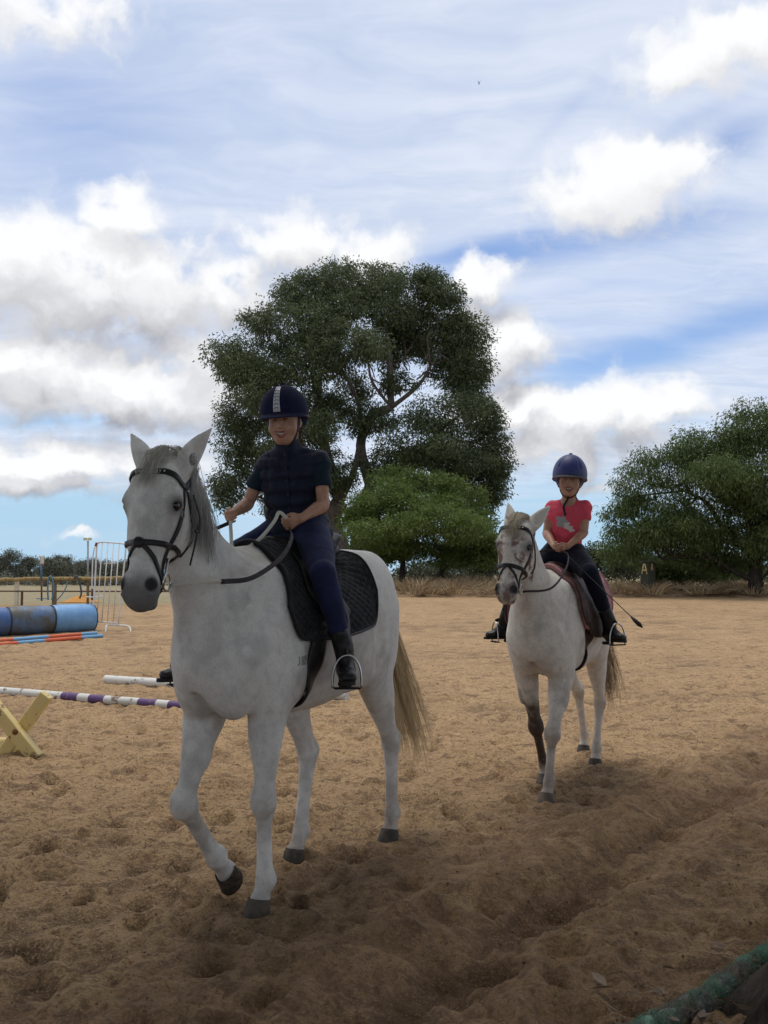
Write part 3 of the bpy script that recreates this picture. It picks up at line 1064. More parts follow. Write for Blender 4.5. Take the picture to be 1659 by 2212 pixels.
def coat_attrs(V, s, HP, M, sp, horse):
    O, hd, hl = np.array(sp['head_o']), sp.get('hk', 1.), sp.get('hl', 1.)
    q = (V - O) @ M.T / hd
    a, b, c = q[:, 0] / hl, q[:, 1], q[:, 2]
    inhead = (np.abs(c) < .12) & (np.abs(b) < .2) & (a > 0) & (a < .68) & (V[:, 0] > sp['head_o'][0] - .05)
    nzv = fbm(V * 18, 3, 7)
    dark = np.where(inhead, sstep(.44, .56, a + nzv * .02 + np.where(b < -.03, -.04, 0)), 0) * (.80 if horse == 1 else .25)
    g = lambda p, r: np.exp(-((V - HP(*p)) ** 2).sum(1) / r ** 2)
    for y in (-1, 1):
        dark = np.maximum(dark, g((.186, .056, y * .098), .040) * 1.15)
        dark = np.maximum(dark, g((.538, .050, y * .058), .031) * 1.7)
    dark = np.clip(dark, 0, 1)
    z = V[:, 2]
    if horse == 1:
        dun = .42 * sstep(.72, .38, z) * sstep(-.3, .5, fbm(V * 5, 3, 3)) + .35 * sstep(.22, .05, z) + .16 * sstep(.1, .6, fbm(V * 3.2, 4, 33))
        dun += np.where(inhead, .0, 0)
        for (E, K, T, C) in sp['fore']:
            dun = np.maximum(dun, .3 * np.exp(-((V - np.array(K)) ** 2).sum(1) / .09 ** 2))
        # chest and neck shaded hair is the same coat; only grazed patches on the flank
        dark = np.maximum(dark, .30 * sstep(.3, .6, fbm(V * 9, 3, 21)) * np.exp(-((V - np.array((.62, .22, 1.33))) ** 2).sum(1) / .12 ** 2))
        dark = np.maximum(dark, np.where(inhead, .22 * sstep(.1, .6, fbm(V * 11, 3, 5)) * sstep(.05, .25, a), 0))
    else:
        dun = .25 * sstep(.5, .3, z) * sstep(-.2, .4, fbm(V * 6, 3, 3))
        for i, (E, K, T, C) in enumerate(sp['fore']):
            K = np.array(K)
            dun = np.maximum(dun, (1.0 if i else .7) * np.exp(-((V - (K + np.array((0, 0, -.02 if i == 0 else -.07)))) ** 2).sum(1) / (.085 if i == 0 else .17) ** 2))
        for (Hp, St, Hk, T, C) in sp['hind']:
            dun = np.maximum(dun, .6 * np.exp(-((V - np.array(Hk)) ** 2).sum(1) / .08 ** 2))
    bay = np.zeros(len(V))
    if horse == 2:
        E, K, T, C = (np.array(p) for p in sp['fore'][1])
        near = (V[:, 1] < -.0) & (np.abs(V[:, 0] - np.interp(z, [C[2], T[2], K[2], E[2]], [C[0], T[0], K[0], E[0]])) < .12)
        bay = np.where(near, sstep(.72, .46, z + .05 * nzv) * sstep(.08, .17, z + .02 * nzv), 0)
        K = np.array(sp['fore'][0][1])
        bay = np.maximum(bay, .62 * np.exp(-((V - (K + np.array((.0, 0, -.02)))) ** 2).sum(1) / .075 ** 2) * sstep(-.6, .3, nzv))
        dun = np.maximum(dun, np.where((V[:, 1] > 0) & (V[:, 0] > .5) & (z < .4), .55 * sstep(.34, .1, z), 0))
    pink = np.where(inhead, sstep(.0, .3, nzv + .1) * sstep(.05, .18, a) * sstep(.02, .05, np.abs(c) + nzv * .03) + sstep(.46, .56, a) * .8, 0)
    return dict(bay=np.clip(bay, 0, 1), dark=dark, dun=np.clip(dun, 0, 1), pink=np.clip(pink, 0, 1))


def build_horse(sp, hloc, rz, horse, label, group, M_coat):
    s, HP, M = horse_sdf(sp)
    V, Fq = s.mesh(3)
    e1, e2, e3 = M
    k = sp['k']
    root = empty('horse', hloc, rz, label, 'horse', group)
    # long muscle and vein relief
    body = mesh_obj('body', V, Fq, M_coat, root, attrs=coat_attrs(V, s, HP, M, sp, horse))
    hk = sp.get('hk', 1.)
    for y in (-1, 1):
        MB().lathe([(.0255 * hk * math.sin(t), -.0255 * hk * math.cos(t)) for t in np.linspace(.05, 3.09, 9)], 14, org=HP(.187, .052, y * .087)).build('eye', M_eye, root)
    tl = sp.get('tilts', (0, 0, 0, 0))
    for i, leg in enumerate(sp['fore'] + sp['hind']):
        C = np.array(leg[-1])
        hv, hf = hoof_mb(C, (1, 0), tl[i], k)
        hm = (M_mud if tl[i] else (M_hoof if (horse == 1 or i > 1) else M_hoof_pale))
        h = mesh_obj('hoof', hv, hf, hm, root)
    return root, s, HP, M


def tail_hair(rng, root0, mid, tip, spread, n=420, k=14, r=.0016, locks=34):
    """Strands gathered into loose wavy locks."""
    st = []
    G = []
    for i in range(locks):
        d = rng.normal(size=3) * np.array(spread)
        t = rng.uniform(.60, 1.06)
        p0 = root0 + rng.normal(size=3) * .014
        ph, am, fr = rng.uniform(0, 6.28), rng.uniform(.006, .020), rng.uniform(1.2, 2.4)
        p1 = root0 + (mid - root0) * .45 + d * .40 + np.array((-.03, 0, .02))
        p2 = mid + d * .85
        p3 = mid + (tip - mid) * .55 + d * 1.15
        p4 = mid + (tip - mid) * t + d * rng.uniform(1.0, 1.6) + np.array((rng.normal() * .03, rng.normal() * .03, 0))
        g = spline([p0, p1, p2, p3, p4], 5)
        u = np.linspace(0, 1, len(g))[:, None]
        g = g + np.sin(u * 6.28 * fr + ph) * am * u * np.array((.6, 1, 0))
        G.append(g)
    for i in range(n):
        g = G[rng.integers(locks)]
        u = np.linspace(0, 1, len(g))[:, None]
        L = rng.uniform(.70, 1.0)
        m = max(4, int(len(g) * L))
        q = g + rng.normal(size=3) * .011 * (.35 + .65 * np.sin(np.clip(u * 1.15, 0, 1) * math.pi * .8)) + rng.normal(size=3) * .010 * u ** 2
        uu = np.linspace(0, m - 1, len(g))
        st.append(np.stack([np.interp(uu, np.arange(len(g)), q[:, c]) for c in range(3)], 1))
    return hair(np.array(st), rng.uniform(.6, 1.3, n) * r)
# ------------------------------------------------------------------ riders
def build_helmet(H, MR, parent, off, style, k=1.0):
    f, l, u = MR
    c0 = H(0, 0, .045)
    s = SDF(c0 - .2 * k, c0 + .2 * k, .005)
    rx, ry, rz_ = (.136, .117, .128) if style == 1 else (.142, .124, .148)
    s.ell(H(-.004, 0, .048), np.array((rx, ry, rz_)) * k, MR, k=0, mg=.08)
    # cut along a plane that drops towards the neck
    n = nz(u + f * -.10)
    p = H(0, 0, .012)
    X, Y, Z = s.ax[0][:, None, None], s.ax[1][None, :, None], s.ax[2][None, None, :]
    dpl = -(n[0] * (X - p[0]) + n[1] * (Y - p[1]) + n[2] * (Z - p[2]))
    s.v = np.maximum(s.v, dpl.astype(np.float32))
    back = SDF(c0 - .2 * k, c0 + .2 * k, .005)
    if True:
        s.ell(H(-.055, 0, .0), np.array((.075, .098, .060)) * k, MR, k=.02)   # neck skirt
        s.ell(H(.04, 0, -.045), np.array((.080, .085, .062)) * k, MR, k=.006, op='s')
    V, F = s.mesh(3)
    if style == 2:
        q = (V - H(0, 0, .048)) @ MR.T / k
        az = np.arctan2(q[:, 1], q[:, 0])
        gr = np.zeros(len(V))
        for a0 in (-.62, .62, -1.5, 1.5, -2.4, 2.4):
            gr = np.maximum(gr, np.exp(-((az - a0) / .055) ** 2) * sstep(.135, .10, q[:, 2]) * sstep(.02, .05, q[:, 2]))
        V = V - ((V - H(0, 0, .03)) / (np.linalg.norm(V - H(0, 0, .03), axis=1)[:, None])) * (.007 * gr)[:, None]
    hel = mesh_obj('helmet', V, F, M_velvet if style == 1 else M_blue_shell, parent)
    hel.location = off
    # peak
    Vp, Fp = [], []
    n_ = 20
    for j in range(n_ + 1):
        a = -1.25 + 2.5 * j / n_
        w = max(0, math.cos(a * 1.2)) ** .7
        for (rr, dz, t) in ((.98, .008, 0), (1.02 + .34 * w, -.004 - .010 * w, 0), (1.02 + .34 * w, -.009 - .010 * w, 1), (.98, -.004, 1)):
            Vp.append(H(math.cos(a) * rx * rr - .004, math.sin(a) * ry * (1 + (rr - 1) * .45), .022 + dz + .0 * t))
    for j in range(n_):
        for i in range(4):
            Fp.append((j * 4 + i, j * 4 + (i + 1) % 4, j * 4 + 4 + (i + 1) % 4, j * 4 + 4 + i))
    pk = MB().add(Vp, Fp).build('peak', M_velvet if style == 1 else M_dark_trim, hel, smooth=True, angle=50)
    # button on the crown
    MB().lathe([(.001, .010), (.010, .008), (.014, .0), (.013, -.006)], 12, axis=u, org=H(-.01, 0, .180 if style == 1 else .198)).build('button', M_velvet if style == 1 else M_blue_shell, hel)
    # rim binding
    P = []
    for j in range(41):
        a = 2 * math.pi * j / 40
        q = H(math.cos(a) * rx * .97 - .004, math.sin(a) * ry * .985, .014 + .10 * math.cos(a) * rx)
        P.append(q)
    MB().tube(P, .0045 * k, 6, caps=False).build('rim', M_dark_trim, hel)
    if style == 1:
        N = []
        P = []
        for t in np.linspace(.06, .80, 9):
            th = math.pi / 2 * (1 - t)
            P.append(H(math.cos(math.pi / 2 - th) * rx * 1.01 if False else math.sin(math.pi / 2 * (1.12 - t)) * rx * 1.012 - .004, .012 * t * 0, .048 + math.cos(math.pi / 2 * (1.12 - t)) * rz_ * 1.012))
            N.append(nz(P[-1] - H(0, 0, .048)))
        V, F = ribbon(P, N, .026 * k, .003, taper=np.linspace(.034, .022, 9) * k)
        strip = MB().add(V, F).build('reflective_strip', M_reflect, hel)
        mb = MB()
        for i in range(1, 7):
            p, nn = np.array(P[i]), np.array(N[i])
            tg = nz(np.array(P[min(i + 1, 8)]) - np.array(P[i - 1]))
            sd = np.cross(tg, nn)
            for sg in (-1, 1):
                q0 = p + nn * .0028 + sd * sg * .002 + tg * .003
                q1 = p + nn * .0028 + sd * sg * .010 - tg * .003
                V, F = ribbon([q0, (q0 + q1) / 2, q1], [nn] * 3, .0032, .0012)
                mb.add(V, F)
        mb.build('chevron_marking', M_dark_trim, strip)
    return hel


def harness(s, H, k, parent, tail=False):
    mb = MB()
    for y in (-1, 1):
        pts = [H(.02, y * .088, .02), H(.022, y * .078, -.03), H(.03, y * .060, -.075), H(.040, y * .020, -.112), H(.040, 0, -.116)]
        P = spline(pts, 5)
        Q, N = s.project(P, .003)
        V, F = ribbon(Q, N, .015 * k, .003)
        mb.add(V, F)
        pts = [H(-.055, y * .085, .0), H(-.02, y * .080, -.035), H(.022, y * .070, -.052)]
        Q, N = s.project(spline(pts, 5), .003)
        V, F = ribbon(Q, N, .012 * k, .003)
        mb.add(V, F)
    if tail:
        P = spline([H(.055, .0, -.116), H(.066, -.012, -.15), H(.062, -.030, -.185), H(.065, -.028, -.215), H(.07, -.016, -.255)], 5)
        V, F = ribbon(P, [H(1, 0, 0) - H(0, 0, 0)] * len(P), .017 * k, .004)
        mb.add(V, F)
    return mb


def rot_frame(a):
    a = nz(a)
    b = nz(np.cross(a, (0, 0, 1)) if abs(a[2]) < .9 else np.cross(a, (1, 0, 0)))
    return np.stack([a, b, np.cross(a, b)])


def build_rider(j, hloc, rz, org, label, style):
    rt = Rooted('person', hloc, rz, org, label, 'person')
    s, H, MR, (up, dn), gl, gr = person_sdf(j)
    f, l, u = MR
    k = j['k']
    V, F = s.mesh(2)
    body = rt.mesh('body', V, F, M_skin)
    off = body.location
    # --- mouth, teeth, eyes, brows
    w = j.get('smile', .030)
    U, D = spline(up, 3), spline(dn, 3)
    n = len(U)
    gap = sstep(0, .25, np.linspace(0, 1, n)) * sstep(1, .75, np.linspace(0, 1, n))
    PV, PF = [], []
    for i in range(n):
        PV.append(0)
    for i in range(n - 1):
        PF.append((2 * i, 2 * i + 1, 2 * i + 3, 2 * i + 2))
    mt = mesh_obj('mouth', np.array([H(p[0] - .0075, p[1] * .95, p[2]) for a in zip(U, D) for p in (a[0], a[1])]), PF, M_mouth, rt.root)
    mt.location = off
    # separate teeth across the smile
    for i in range(-3, 4):
        if style == 1 and i == 2:
            continue                     # the missing milk tooth
        yy = i * w * .235
        x0 = .0850 - 9.5 * yy * yy
        z0 = -.0590 + 7.5 * yy * yy
        tb = MB().box(H(x0, yy, z0 - .0035), (.004, w * .215, .0095 if abs(i) < 2 else .0075), rot=np.stack([f, l, u]).T, bev=.001)
        t_ = tb.build('tooth', M_teeth, mt)
    for y in (-1, 1):
        e = MB().lathe([(.0108 * k * math.sin(t), -.0108 * k * math.cos(t)) for t in np.linspace(.05, 3.09, 8)], 12, org=H(.0720, y * .032, .003)).build('eye', M_eyeball, rt.root)
        e.location = off
        MB().lathe([(.0068 * k * math.sin(t), -.0068 * k * math.cos(t)) for t in np.linspace(.05, 3.09, 6)], 10, org=H(.0775, y * .032, .002)).build('iris', M_eye, e)
        for nm, zz, th, wd in (('eyelid', .0082, .0044, .03), ('eyelid', -.0030, .0036, .026)):
            P = spline([H(.0745, y * .017, zz - .004), H(.0845, y * .030, zz + .001), H(.0735, y * .047, zz - .003)], 4)
            o = MB().tube(P, th * k, 6).build(nm, M_skin, rt.root)
            o.location = off
        Q, N = s.project(spline([H(.09, y * .014, .026), H(.085, y * .034, .033), H(.07, y * .052, .027)], 4), .001)
        Vb, Fb = ribbon(Q, N, .007 * k, .003)
        o = MB().add(Vb, Fb).build('eyebrow', M_brow, rt.root)
        o.location = off
    for nm, cv, r in (('lip', up, .0042), ('lip', dn, .0050)):
        P = spline([H(p[0] + .0022, p[1], p[2]) for p in cv], 4)
        rr = r * k * (.35 + .65 * np.sin(np.linspace(0, math.pi, len(P))))
        o = MB().tube(P, rr, 6).build(nm, M_lip, rt.root)
        o.location = off
    # --- helmet, harness, hair
    hel = build_helmet(H, MR, rt.root, off, style, k)
    harness(s, H, k, rt.root, tail=(style == 2)).build('chin_strap', M_dark_trim, hel)
    rng = np.random.default_rng(3 + style)
    st = []
    for i in range(160):
        y = rng.uniform(-.062, .062)
        p0 = H(-.075, y, -.005) if i < 90 else H(rng.uniform(-.07, .0), math.copysign(.078, y), .0)
        if i < 90:
            e_ = H(-.10, j['pony'] * (.3 + .7 * rng.uniform()), -.10)
            e2 = H(-.075 + rng.normal() * .012, j['pony'] * 1.3 + rng.normal() * .014, -.155 + rng.normal() * .015)
            st.append(spline([p0, (p0 + e_) / 2 - f * .02, e_, e2], 4))
        else:
            e_ = H(-.05, math.copysign(.074, y), -.045)
            st.append(spline([p0, (p0 + e_) / 2 + l * math.copysign(.006, y), e_, H(-.075, math.copysign(.05, y), -.08)], 4))
    Vh, Fh = hair(np.array(st), .0028)
    o = rt.mesh('hair', Vh, Fh, M_hair)
    # --- clothes
    pe, ch, ne = (np.array(j[q]) for q in ('pelvis', 'chest', 'neck'))
    m = lambda a, b, t: np.array(a) + (np.array(b) - np.array(a)) * t
    lat = nz(np.array(j['shL']) - np.array(j['shR']))
    pts = np.array([j[q] for q in ('pelvis', 'chest', 'neck', 'shL', 'shR', 'elL', 'elR')])
    def clothes():
        return SDF(pts.min(0) - .22, pts.max(0) + .16, .0065)
    front = nz(np.cross(lat, ne - pe))
    if front[0] < 0:
        front = -front
    # shirt: trunk and short sleeves
    t1 = clothes()
    hips = m(pe, ch, -.12)
    if style == 1:
        t1.tube([(*m(pe, ch, .2), .125 * k, .09 * k), (*ch, .135 * k, .09 * k), (*m(ch, ne, .55), .10 * k, .06 * k)], k=.03, lat=lat)
    else:
        t1.tube([(*hips, .132 * k, .108 * k), (*m(pe, ch, .25), .120 * k, .098 * k), (*m(pe, ch, .6), .118 * k, .090 * k), (*ch, .134 * k, .094 * k), (*m(ch, ne, .5), .095 * k, .062 * k), (*m(ch, ne, .74), .062 * k, .052 * k)], k=.02, lat=lat)
    for q in 'LR':
        sh, el = np.array(j['sh' + q]), np.array(j['el' + q])
        sl = j['sleeve']
        t1.tube([(*m(ch, ne, .45), .05 * k), (*sh, .045 * k), (*m(sh, el, sl * .5), .045 * k), (*m(sh, el, sl), .048 * k), (*m(sh, el, sl + .05), .049 * k)], k=.035, sub=2)
        ad = nz(el - sh)
        rr_ = rot_frame(ad)
        t1.ell(m(sh, el, sl) + ad * .060, (.060, .0445 * k, .0445 * k), rr_, k=.004, op='s')
    if style == 2:   # neck opening
        t1.ell(m(ch, ne, .92) + front * .045, np.array((.055, .058, .040)) * k, np.stack([front, lat, nz(ne - ch)]), k=.006, op='s')
    V, F = t1.mesh(2)
    wr = fbm(V * np.array((14, 14, 22)), 3, 11)
    V = V + t1.grad(V) * (wr * .0035)[:, None]
    shirt = rt.mesh('shirt', V, F, M_polo if style == 1 else M_pink)
    if style == 1:
        t2 = clothes()
        t2.tube([(*m(pe, ch, -.40), .168 * k, .140 * k), (*m(pe, ch, -.20), .160 * k, .136 * k), (*m(pe, ch, .05), .146 * k, .122 * k), (*m(pe, ch, .45), .134 * k, .112 * k), (*m(pe, ch, .8), .142 * k, .108 * k), (*m(ch, ne, .12), .142 * k, .100 * k),
                 (*m(ch, ne, .5), .105 * k, .074 * k), (*m(ch, ne, .72), .070 * k, .062 * k)], k=.02, lat=lat, sub=4)
        for q in 'LR':
            t2.tube([(*m(ch, ne, .4), .06 * k), (*m(m(ch, ne, .35), j['sh' + q], .84), .052 * k)], k=.04, sub=1)
        t2.tube([(*m(ch, ne, .6), .066 * k, .066 * k), (*m(ch, ne, 1.12), .060 * k, .060 * k)], k=.02, lat=lat, sub=1)
        V, F = t2.mesh(2)
        ax = nz(ne - pe)
        hgt = (V - pe) @ ax
        L = np.linalg.norm(ne - pe)
        lx = (V - pe) @ lat
        hh = hgt + .006 * fbm(V * 9, 2, 4)
        puff = np.abs(np.sin(math.pi * hh / .062)) ** .6 * sstep(L * 1.0, L * .85, hgt)
        N = t2.grad(V)
        frontness = sstep(.0, .3, N @ front)
        zipg = np.exp(-(lx / .008) ** 2) * frontness
        side = np.exp(-((np.abs(lx) - .105) / .008) ** 2) * sstep(.2, .6, np.abs(N @ front))
        V = V + N * (0.018 * puff - .010 * zipg - .004 * side + .004 * fbm(V * 30, 2, 9))[:, None]
        vest = rt.mesh('padded_vest', V, F, M_vest)
        P = np.array([m(pe, ne, t) + front * .2 for t in np.linspace(-.15, .98, 26)])
        for _ in range(60):
            d = t2.sample(P) - .004
            P = P - front * np.clip(d, -.02, .02)[:, None]
        Vz, Fz = ribbon(P, [front] * len(P), .009, .005)
        rt_z = MB().add(Vz, Fz).build('zip', M_dark_trim, vest)
    else:
        # soft print on the chest: a pale running animal shape built as small lobes laid on the cloth
        bl = [(-.030, .030, .034, .022), (-.012, .012, .030, .024), (-.040, .008, .018, .014), (.008, -.018, .026, .020), (.034, -.030, .022, .016), (.050, -.048, .018, .014), (-.030, -.012, .030, .014), (.018, -.004, .020, .012)]
        mbp, mbq = MB(), MB()
        for i, (a, b, ra, rb) in enumerate(bl):
            c = m(pe, ch, .90)
            PVs = [c + lat * a + nz(ne - pe) * b + front * .2]
            for t in range(18):
                tt = 2 * math.pi * t / 18
                w_ = 1 + .22 * math.sin(tt * 3 + i * 1.7) + .12 * math.sin(tt * 7 + i)
                PVs.append(c + lat * (a + ra * w_ * math.cos(tt)) + nz(ne - pe) * (b + rb * w_ * math.sin(tt)) + front * .2)
            PVs = np.array(PVs)
            for _ in range(50):
                d = t1.sample(PVs) - .0035 - .0003 * i
                PVs = PVs - front * np.clip(d, -.02, .02)[:, None]
            (mbp if bl[i][1] > -.016 and i not in (7,) else mbq).add(PVs, [(0, t + 1, (t + 1) % 18 + 1) for t in range(18)])
        mbp.build('shirt_print', material('grey_print', (.34, .33, .34), .45), shirt)
        mbq.build('shirt_print', material('pale_print', (.62, .60, .58), .6), shirt)
    # breeches
    lp = np.array([j[q + d] for q in ('hip', 'kn', 'an') for d in 'LR'])
    t3 = SDF(lp.min(0) - .2, lp.max(0) + .2, .0075)
    t3.tube([(*(pe + (ch - pe) * .15), .130 * k, .100 * k), (*pe, .140 * k, .118 * k), (*(pe - (ch - pe) * .25), .12 * k, .10 * k)], k=.03, lat=lat)
    for q in 'LR':
        hp, kn, an = (np.array(j[a + q]) for a in ('hip', 'kn', 'an'))
        t3.tube([(*hp, .088 * k), (*m(hp, kn, .5), .080 * k), (*m(hp, kn, .92), .062 * k), (*kn, .060 * k), (*m(kn, an, .3), .056 * k), (*m(kn, an, .75), .043 * k), (*m(kn, an, .93), .039 * k)], k=.05, sub=3)
    V, F = t3.mesh(2)
    V = V + t3.grad(V) * (fbm(V * np.array((12, 12, 16)), 3, 13) * .003)[:, None]
    rt.mesh('breeches' if style == 1 else 'leggings', V, F, M_breeches if style == 1 else M_leggings)
    # boots
    for q in 'LR':
        an, toe = np.array(j['an' + q]), np.array(j['toe' + q])
        kn = np.array(j['kn' + q])
        fd = nz(toe - an - np.array((0, 0, (toe - an)[2])))
        sd = np.array((-fd[1], fd[0], 0))
        upv = nz(kn - an)
        t4 = SDF(np.minimum(an, toe) - .16, np.maximum(an, toe) + .2, .006)
        sole_z = toe[2] - .028
        heel = an - fd * .045
        B = lambda a, z, h_=0: np.array((*(an + fd * a)[:2], z)) + sd * h_
        t4.tube([(*(an + upv * .105), .047 * k, .050 * k), (*(an + upv * .03), .046 * k, .052 * k), (*B(-.005, sole_z + .055), .040 * k, .050 * k)], k=.02, lat=sd, sub=2)
        L = np.linalg.norm((toe - an)[:2])
        t4.tube([(*B(-.035, sole_z + .032), .034 * k, .030 * k), (*B(L * .25, sole_z + .045), .037 * k, .042 * k), (*B(L * .62, sole_z + .032), .041 * k, .030 * k), (*B(L * .92, sole_z + .026), .036 * k, .025 * k)], k=.03, lat=sd, sub=4)
        V, F = t4.mesh(2)
        V[:, 2] = np.maximum(V[:, 2], sole_z + .004)
        V = V + t4.grad(V) * (fbm(V * 26, 2, 8) * .0025)[:, None]
        bt = rt.mesh('boot', V, F, M_boot)
        ol = []
        for t in range(28):
            a = 2 * math.pi * t / 28
            x = math.cos(a)
            ww = (.036 + .010 * max(0, x)) * k
            ol.append(B(L * .44 + x * (L * .5 + .036 * k), 0)[:2] + sd[:2] * math.sin(a) * ww * (1 if abs(x) < .9 else .95))
        ol = np.array(ol)
        Vs = np.vstack([np.c_[ol, np.full(28, sole_z + .012)], np.c_[ol, np.full(28, sole_z - .004)]])
        Fs = [(t, (t + 1) % 28, 28 + (t + 1) % 28, 28 + t) for t in range(28)] + [tuple(range(28)), tuple(range(28, 56))[::-1]]
        MB().add(Vs, Fs).build('sole', M_sole, bt, smooth=True, angle=40)
        hb = B(-.03, sole_z - .018)
        MB().box(hb, (.055 * k, .062 * k, .02), rot=np.stack([fd, sd, (0, 0, 1)]).T, bev=.004).build('heel', M_sole, bt)
        if style == 2 or q == 'L':
            MB().tube([an + upv * .098, an + upv * (.150 if style == 2 else .118)], .0445 * k, 16).build('sock', M_sock, rt.root).location = off
    return rt, s, H, gl, gr
# ------------------------------------------------------------------ horses, tack and riders placed
def build_pad(rt_args, s, k, x0, x1, zc, zlow_f, zlow_b, mat, quilt, puff, label, edge_mat=None, off=.004, thick=.014):
    rt = Rooted('saddle_pad', *rt_args, label, 'saddle pad')
    nx, nt_ = 90, 150
    u = np.linspace(0, 1, nx)[:, None] * np.ones((1, nt_))
    v = np.linspace(-1, 1, nt_)[None, :] * np.ones((nx, 1))
    # outline: lower edge rounded at the corners, front edge raked
    thm = 1.62 + .10 * np.sin(u * math.pi) - .55 * np.clip((np.abs(u - .5) - .36) / .14, 0, 1) ** 2.2
    thm = thm * (1 - .10 * u)
    TH = v * thm
    X = x0 + (x1 - x0) * (1 - u) + .05 * np.abs(v) ** 2 * (1 - 2 * u) * 0 + .055 * np.abs(v) ** 1.5 * (1 - u)
    sx = (X - x0)
    sy = np.abs(TH) * .40
    q = quilt
    r1 = np.abs(np.sin(math.pi * (sx + sy) / q))
    r2 = np.abs(np.sin(math.pi * (sx - sy) / q))
    rel = puff * (np.minimum(r1, r2) ** .5 - .6)
    ed = np.minimum(np.minimum(u, 1 - u) * (x1 - x0), (1 - np.abs(v)) * thm * .4)
    rel = np.where(ed < .018, .004, rel)
    V, F = sheet(s, X, TH, zc, off, thick, rel)
    pad = rt.mesh('quilted_panel', V, F, mat)
    # bound edge
    g = np.arange(nx * nt_).reshape(nx, nt_)
    rim = np.concatenate([g[0, :], g[1:, -1], g[-1, -2::-1], g[-2:0:-1, 0]])
    P = V[rim]
    rt.mb(MB().tube(np.vstack([P, P[:1]]), .0065, 6, caps=False), 'edge_binding', edge_mat or mat)
    return rt


def build_saddle(rt_args, s, k, sx, zc, top, mat, flap, girth_x, label, knees, feet, horse):
    rt = Rooted('saddle', *rt_args, label, 'saddle')
    t = SDF((sx - .34, -.26, top - .22), (sx + .32, .26, top + .16), .0065)
    t.tube([(sx + .20, 0, top + .035, .050, .028), (sx + .13, 0, top + .030, .075, .030), (sx + .03, 0, top + .002, .105, .032), (sx - .10, 0, top + .012, .150, .034), (sx - .20, 0, top + .060, .155, .032), (sx - .24, 0, top + .080, .12, .020)], k=.03, sub=5)
    for y in (-1, 1):
        t.tube([(sx + .18, y * .05, top - .01, .03, .03), (sx - .05, y * .11, top - .035, .035, .03), (sx - .22, y * .09, top + .0, .035, .03)], k=.04, sub=3)
    V, F = t.mesh(2)
    rt.mesh('seat', V, F, mat)
    for y in (1, -1):
        nx, nt_ = 34, 50
        u = np.linspace(0, 1, nx)[:, None] * np.ones((1, nt_))
        v = np.linspace(0, 1, nt_)[None, :] * np.ones((nx, 1))
        a, b, thl = flap
        TH = .30 + v * (thl - .30) * (1 - .16 * np.abs(2 * u - 1) ** 3)
        bulge = np.sin(v * math.pi * .95)
        X = sx + b + (a - b) * (1 - u) + .10 * v * (1 - u) * bulge + .02 * bulge - .06 * v ** 3
        roll = .018 * np.exp(-((u - .13) / .07) ** 2) * sstep(.05, .25, v) * sstep(1, .8, v)
        V, F = sheet(s, X, TH * y, zc, .026, .009, roll)
        fl = rt.mesh('flap', V, F, mat)
    # girth under the chest
    th = np.linspace(1.2, 2 * math.pi - 1.2, 60)
    P = wrap(s, girth_x - .05 * np.cos(th), th, np.full(60, zc), .012)
    V, F = ribbon(P, s.grad(P), .095, .012)
    rt.mb(MB().add(V, F), 'girth', M_black_leather if horse == 1 else mat)
    for y, q in ((1, 'L'), (-1, 'R')):
        an, toe = np.array(feet['an' + q]), np.array(feet['toe' + q])
        fd = nz((*(toe - an)[:2], 0))
        sd = np.array((-fd[1], fd[0], 0))
        ball = an + fd * np.linalg.norm((toe - an)[:2]) * .55
        tz = toe[2] - .052
        T = np.array((*ball[:2], tz))
        st = MB()
        arch = []
        for tt in np.linspace(0, math.pi, 19):
            arch.append(T + sd * .064 * math.cos(tt) * (1 + .05 * math.sin(tt)) + np.array((0, 0, .012 + .132 * math.sin(tt) ** .8)))
        top_p = arch[9]
        st.tube([T + sd * .064] + arch + [T - sd * .064], .0052, 8)
        sobj = rt.mb(st, 'stirrup', M_steel)
        tr = MB().box(T + np.array((0, 0, 0)), (.040, .118, .007), rot=np.stack([fd, sd, (0, 0, 1)]).T, bev=.003)
        tr.build('tread', M_sole, sobj)
        h0 = wrap(s, np.array([sx + .06]), np.array([.75 * y]), np.array([zc]), .05)[0]
        kk = wrap(s, np.array([sx + .05]), np.array([1.35 * y]), np.array([zc]), .055)[0]
        PP = spline([h0, kk, top_p + np.array((0, 0, .004))], 8)
        V, F = ribbon(PP, np.tile(np.array((0, y, .15)), (len(PP), 1)), .026, .005)
        rt.mb(MB().add(V, F), 'stirrup_leather', M_black_leather if horse == 1 else mat)
    return rt


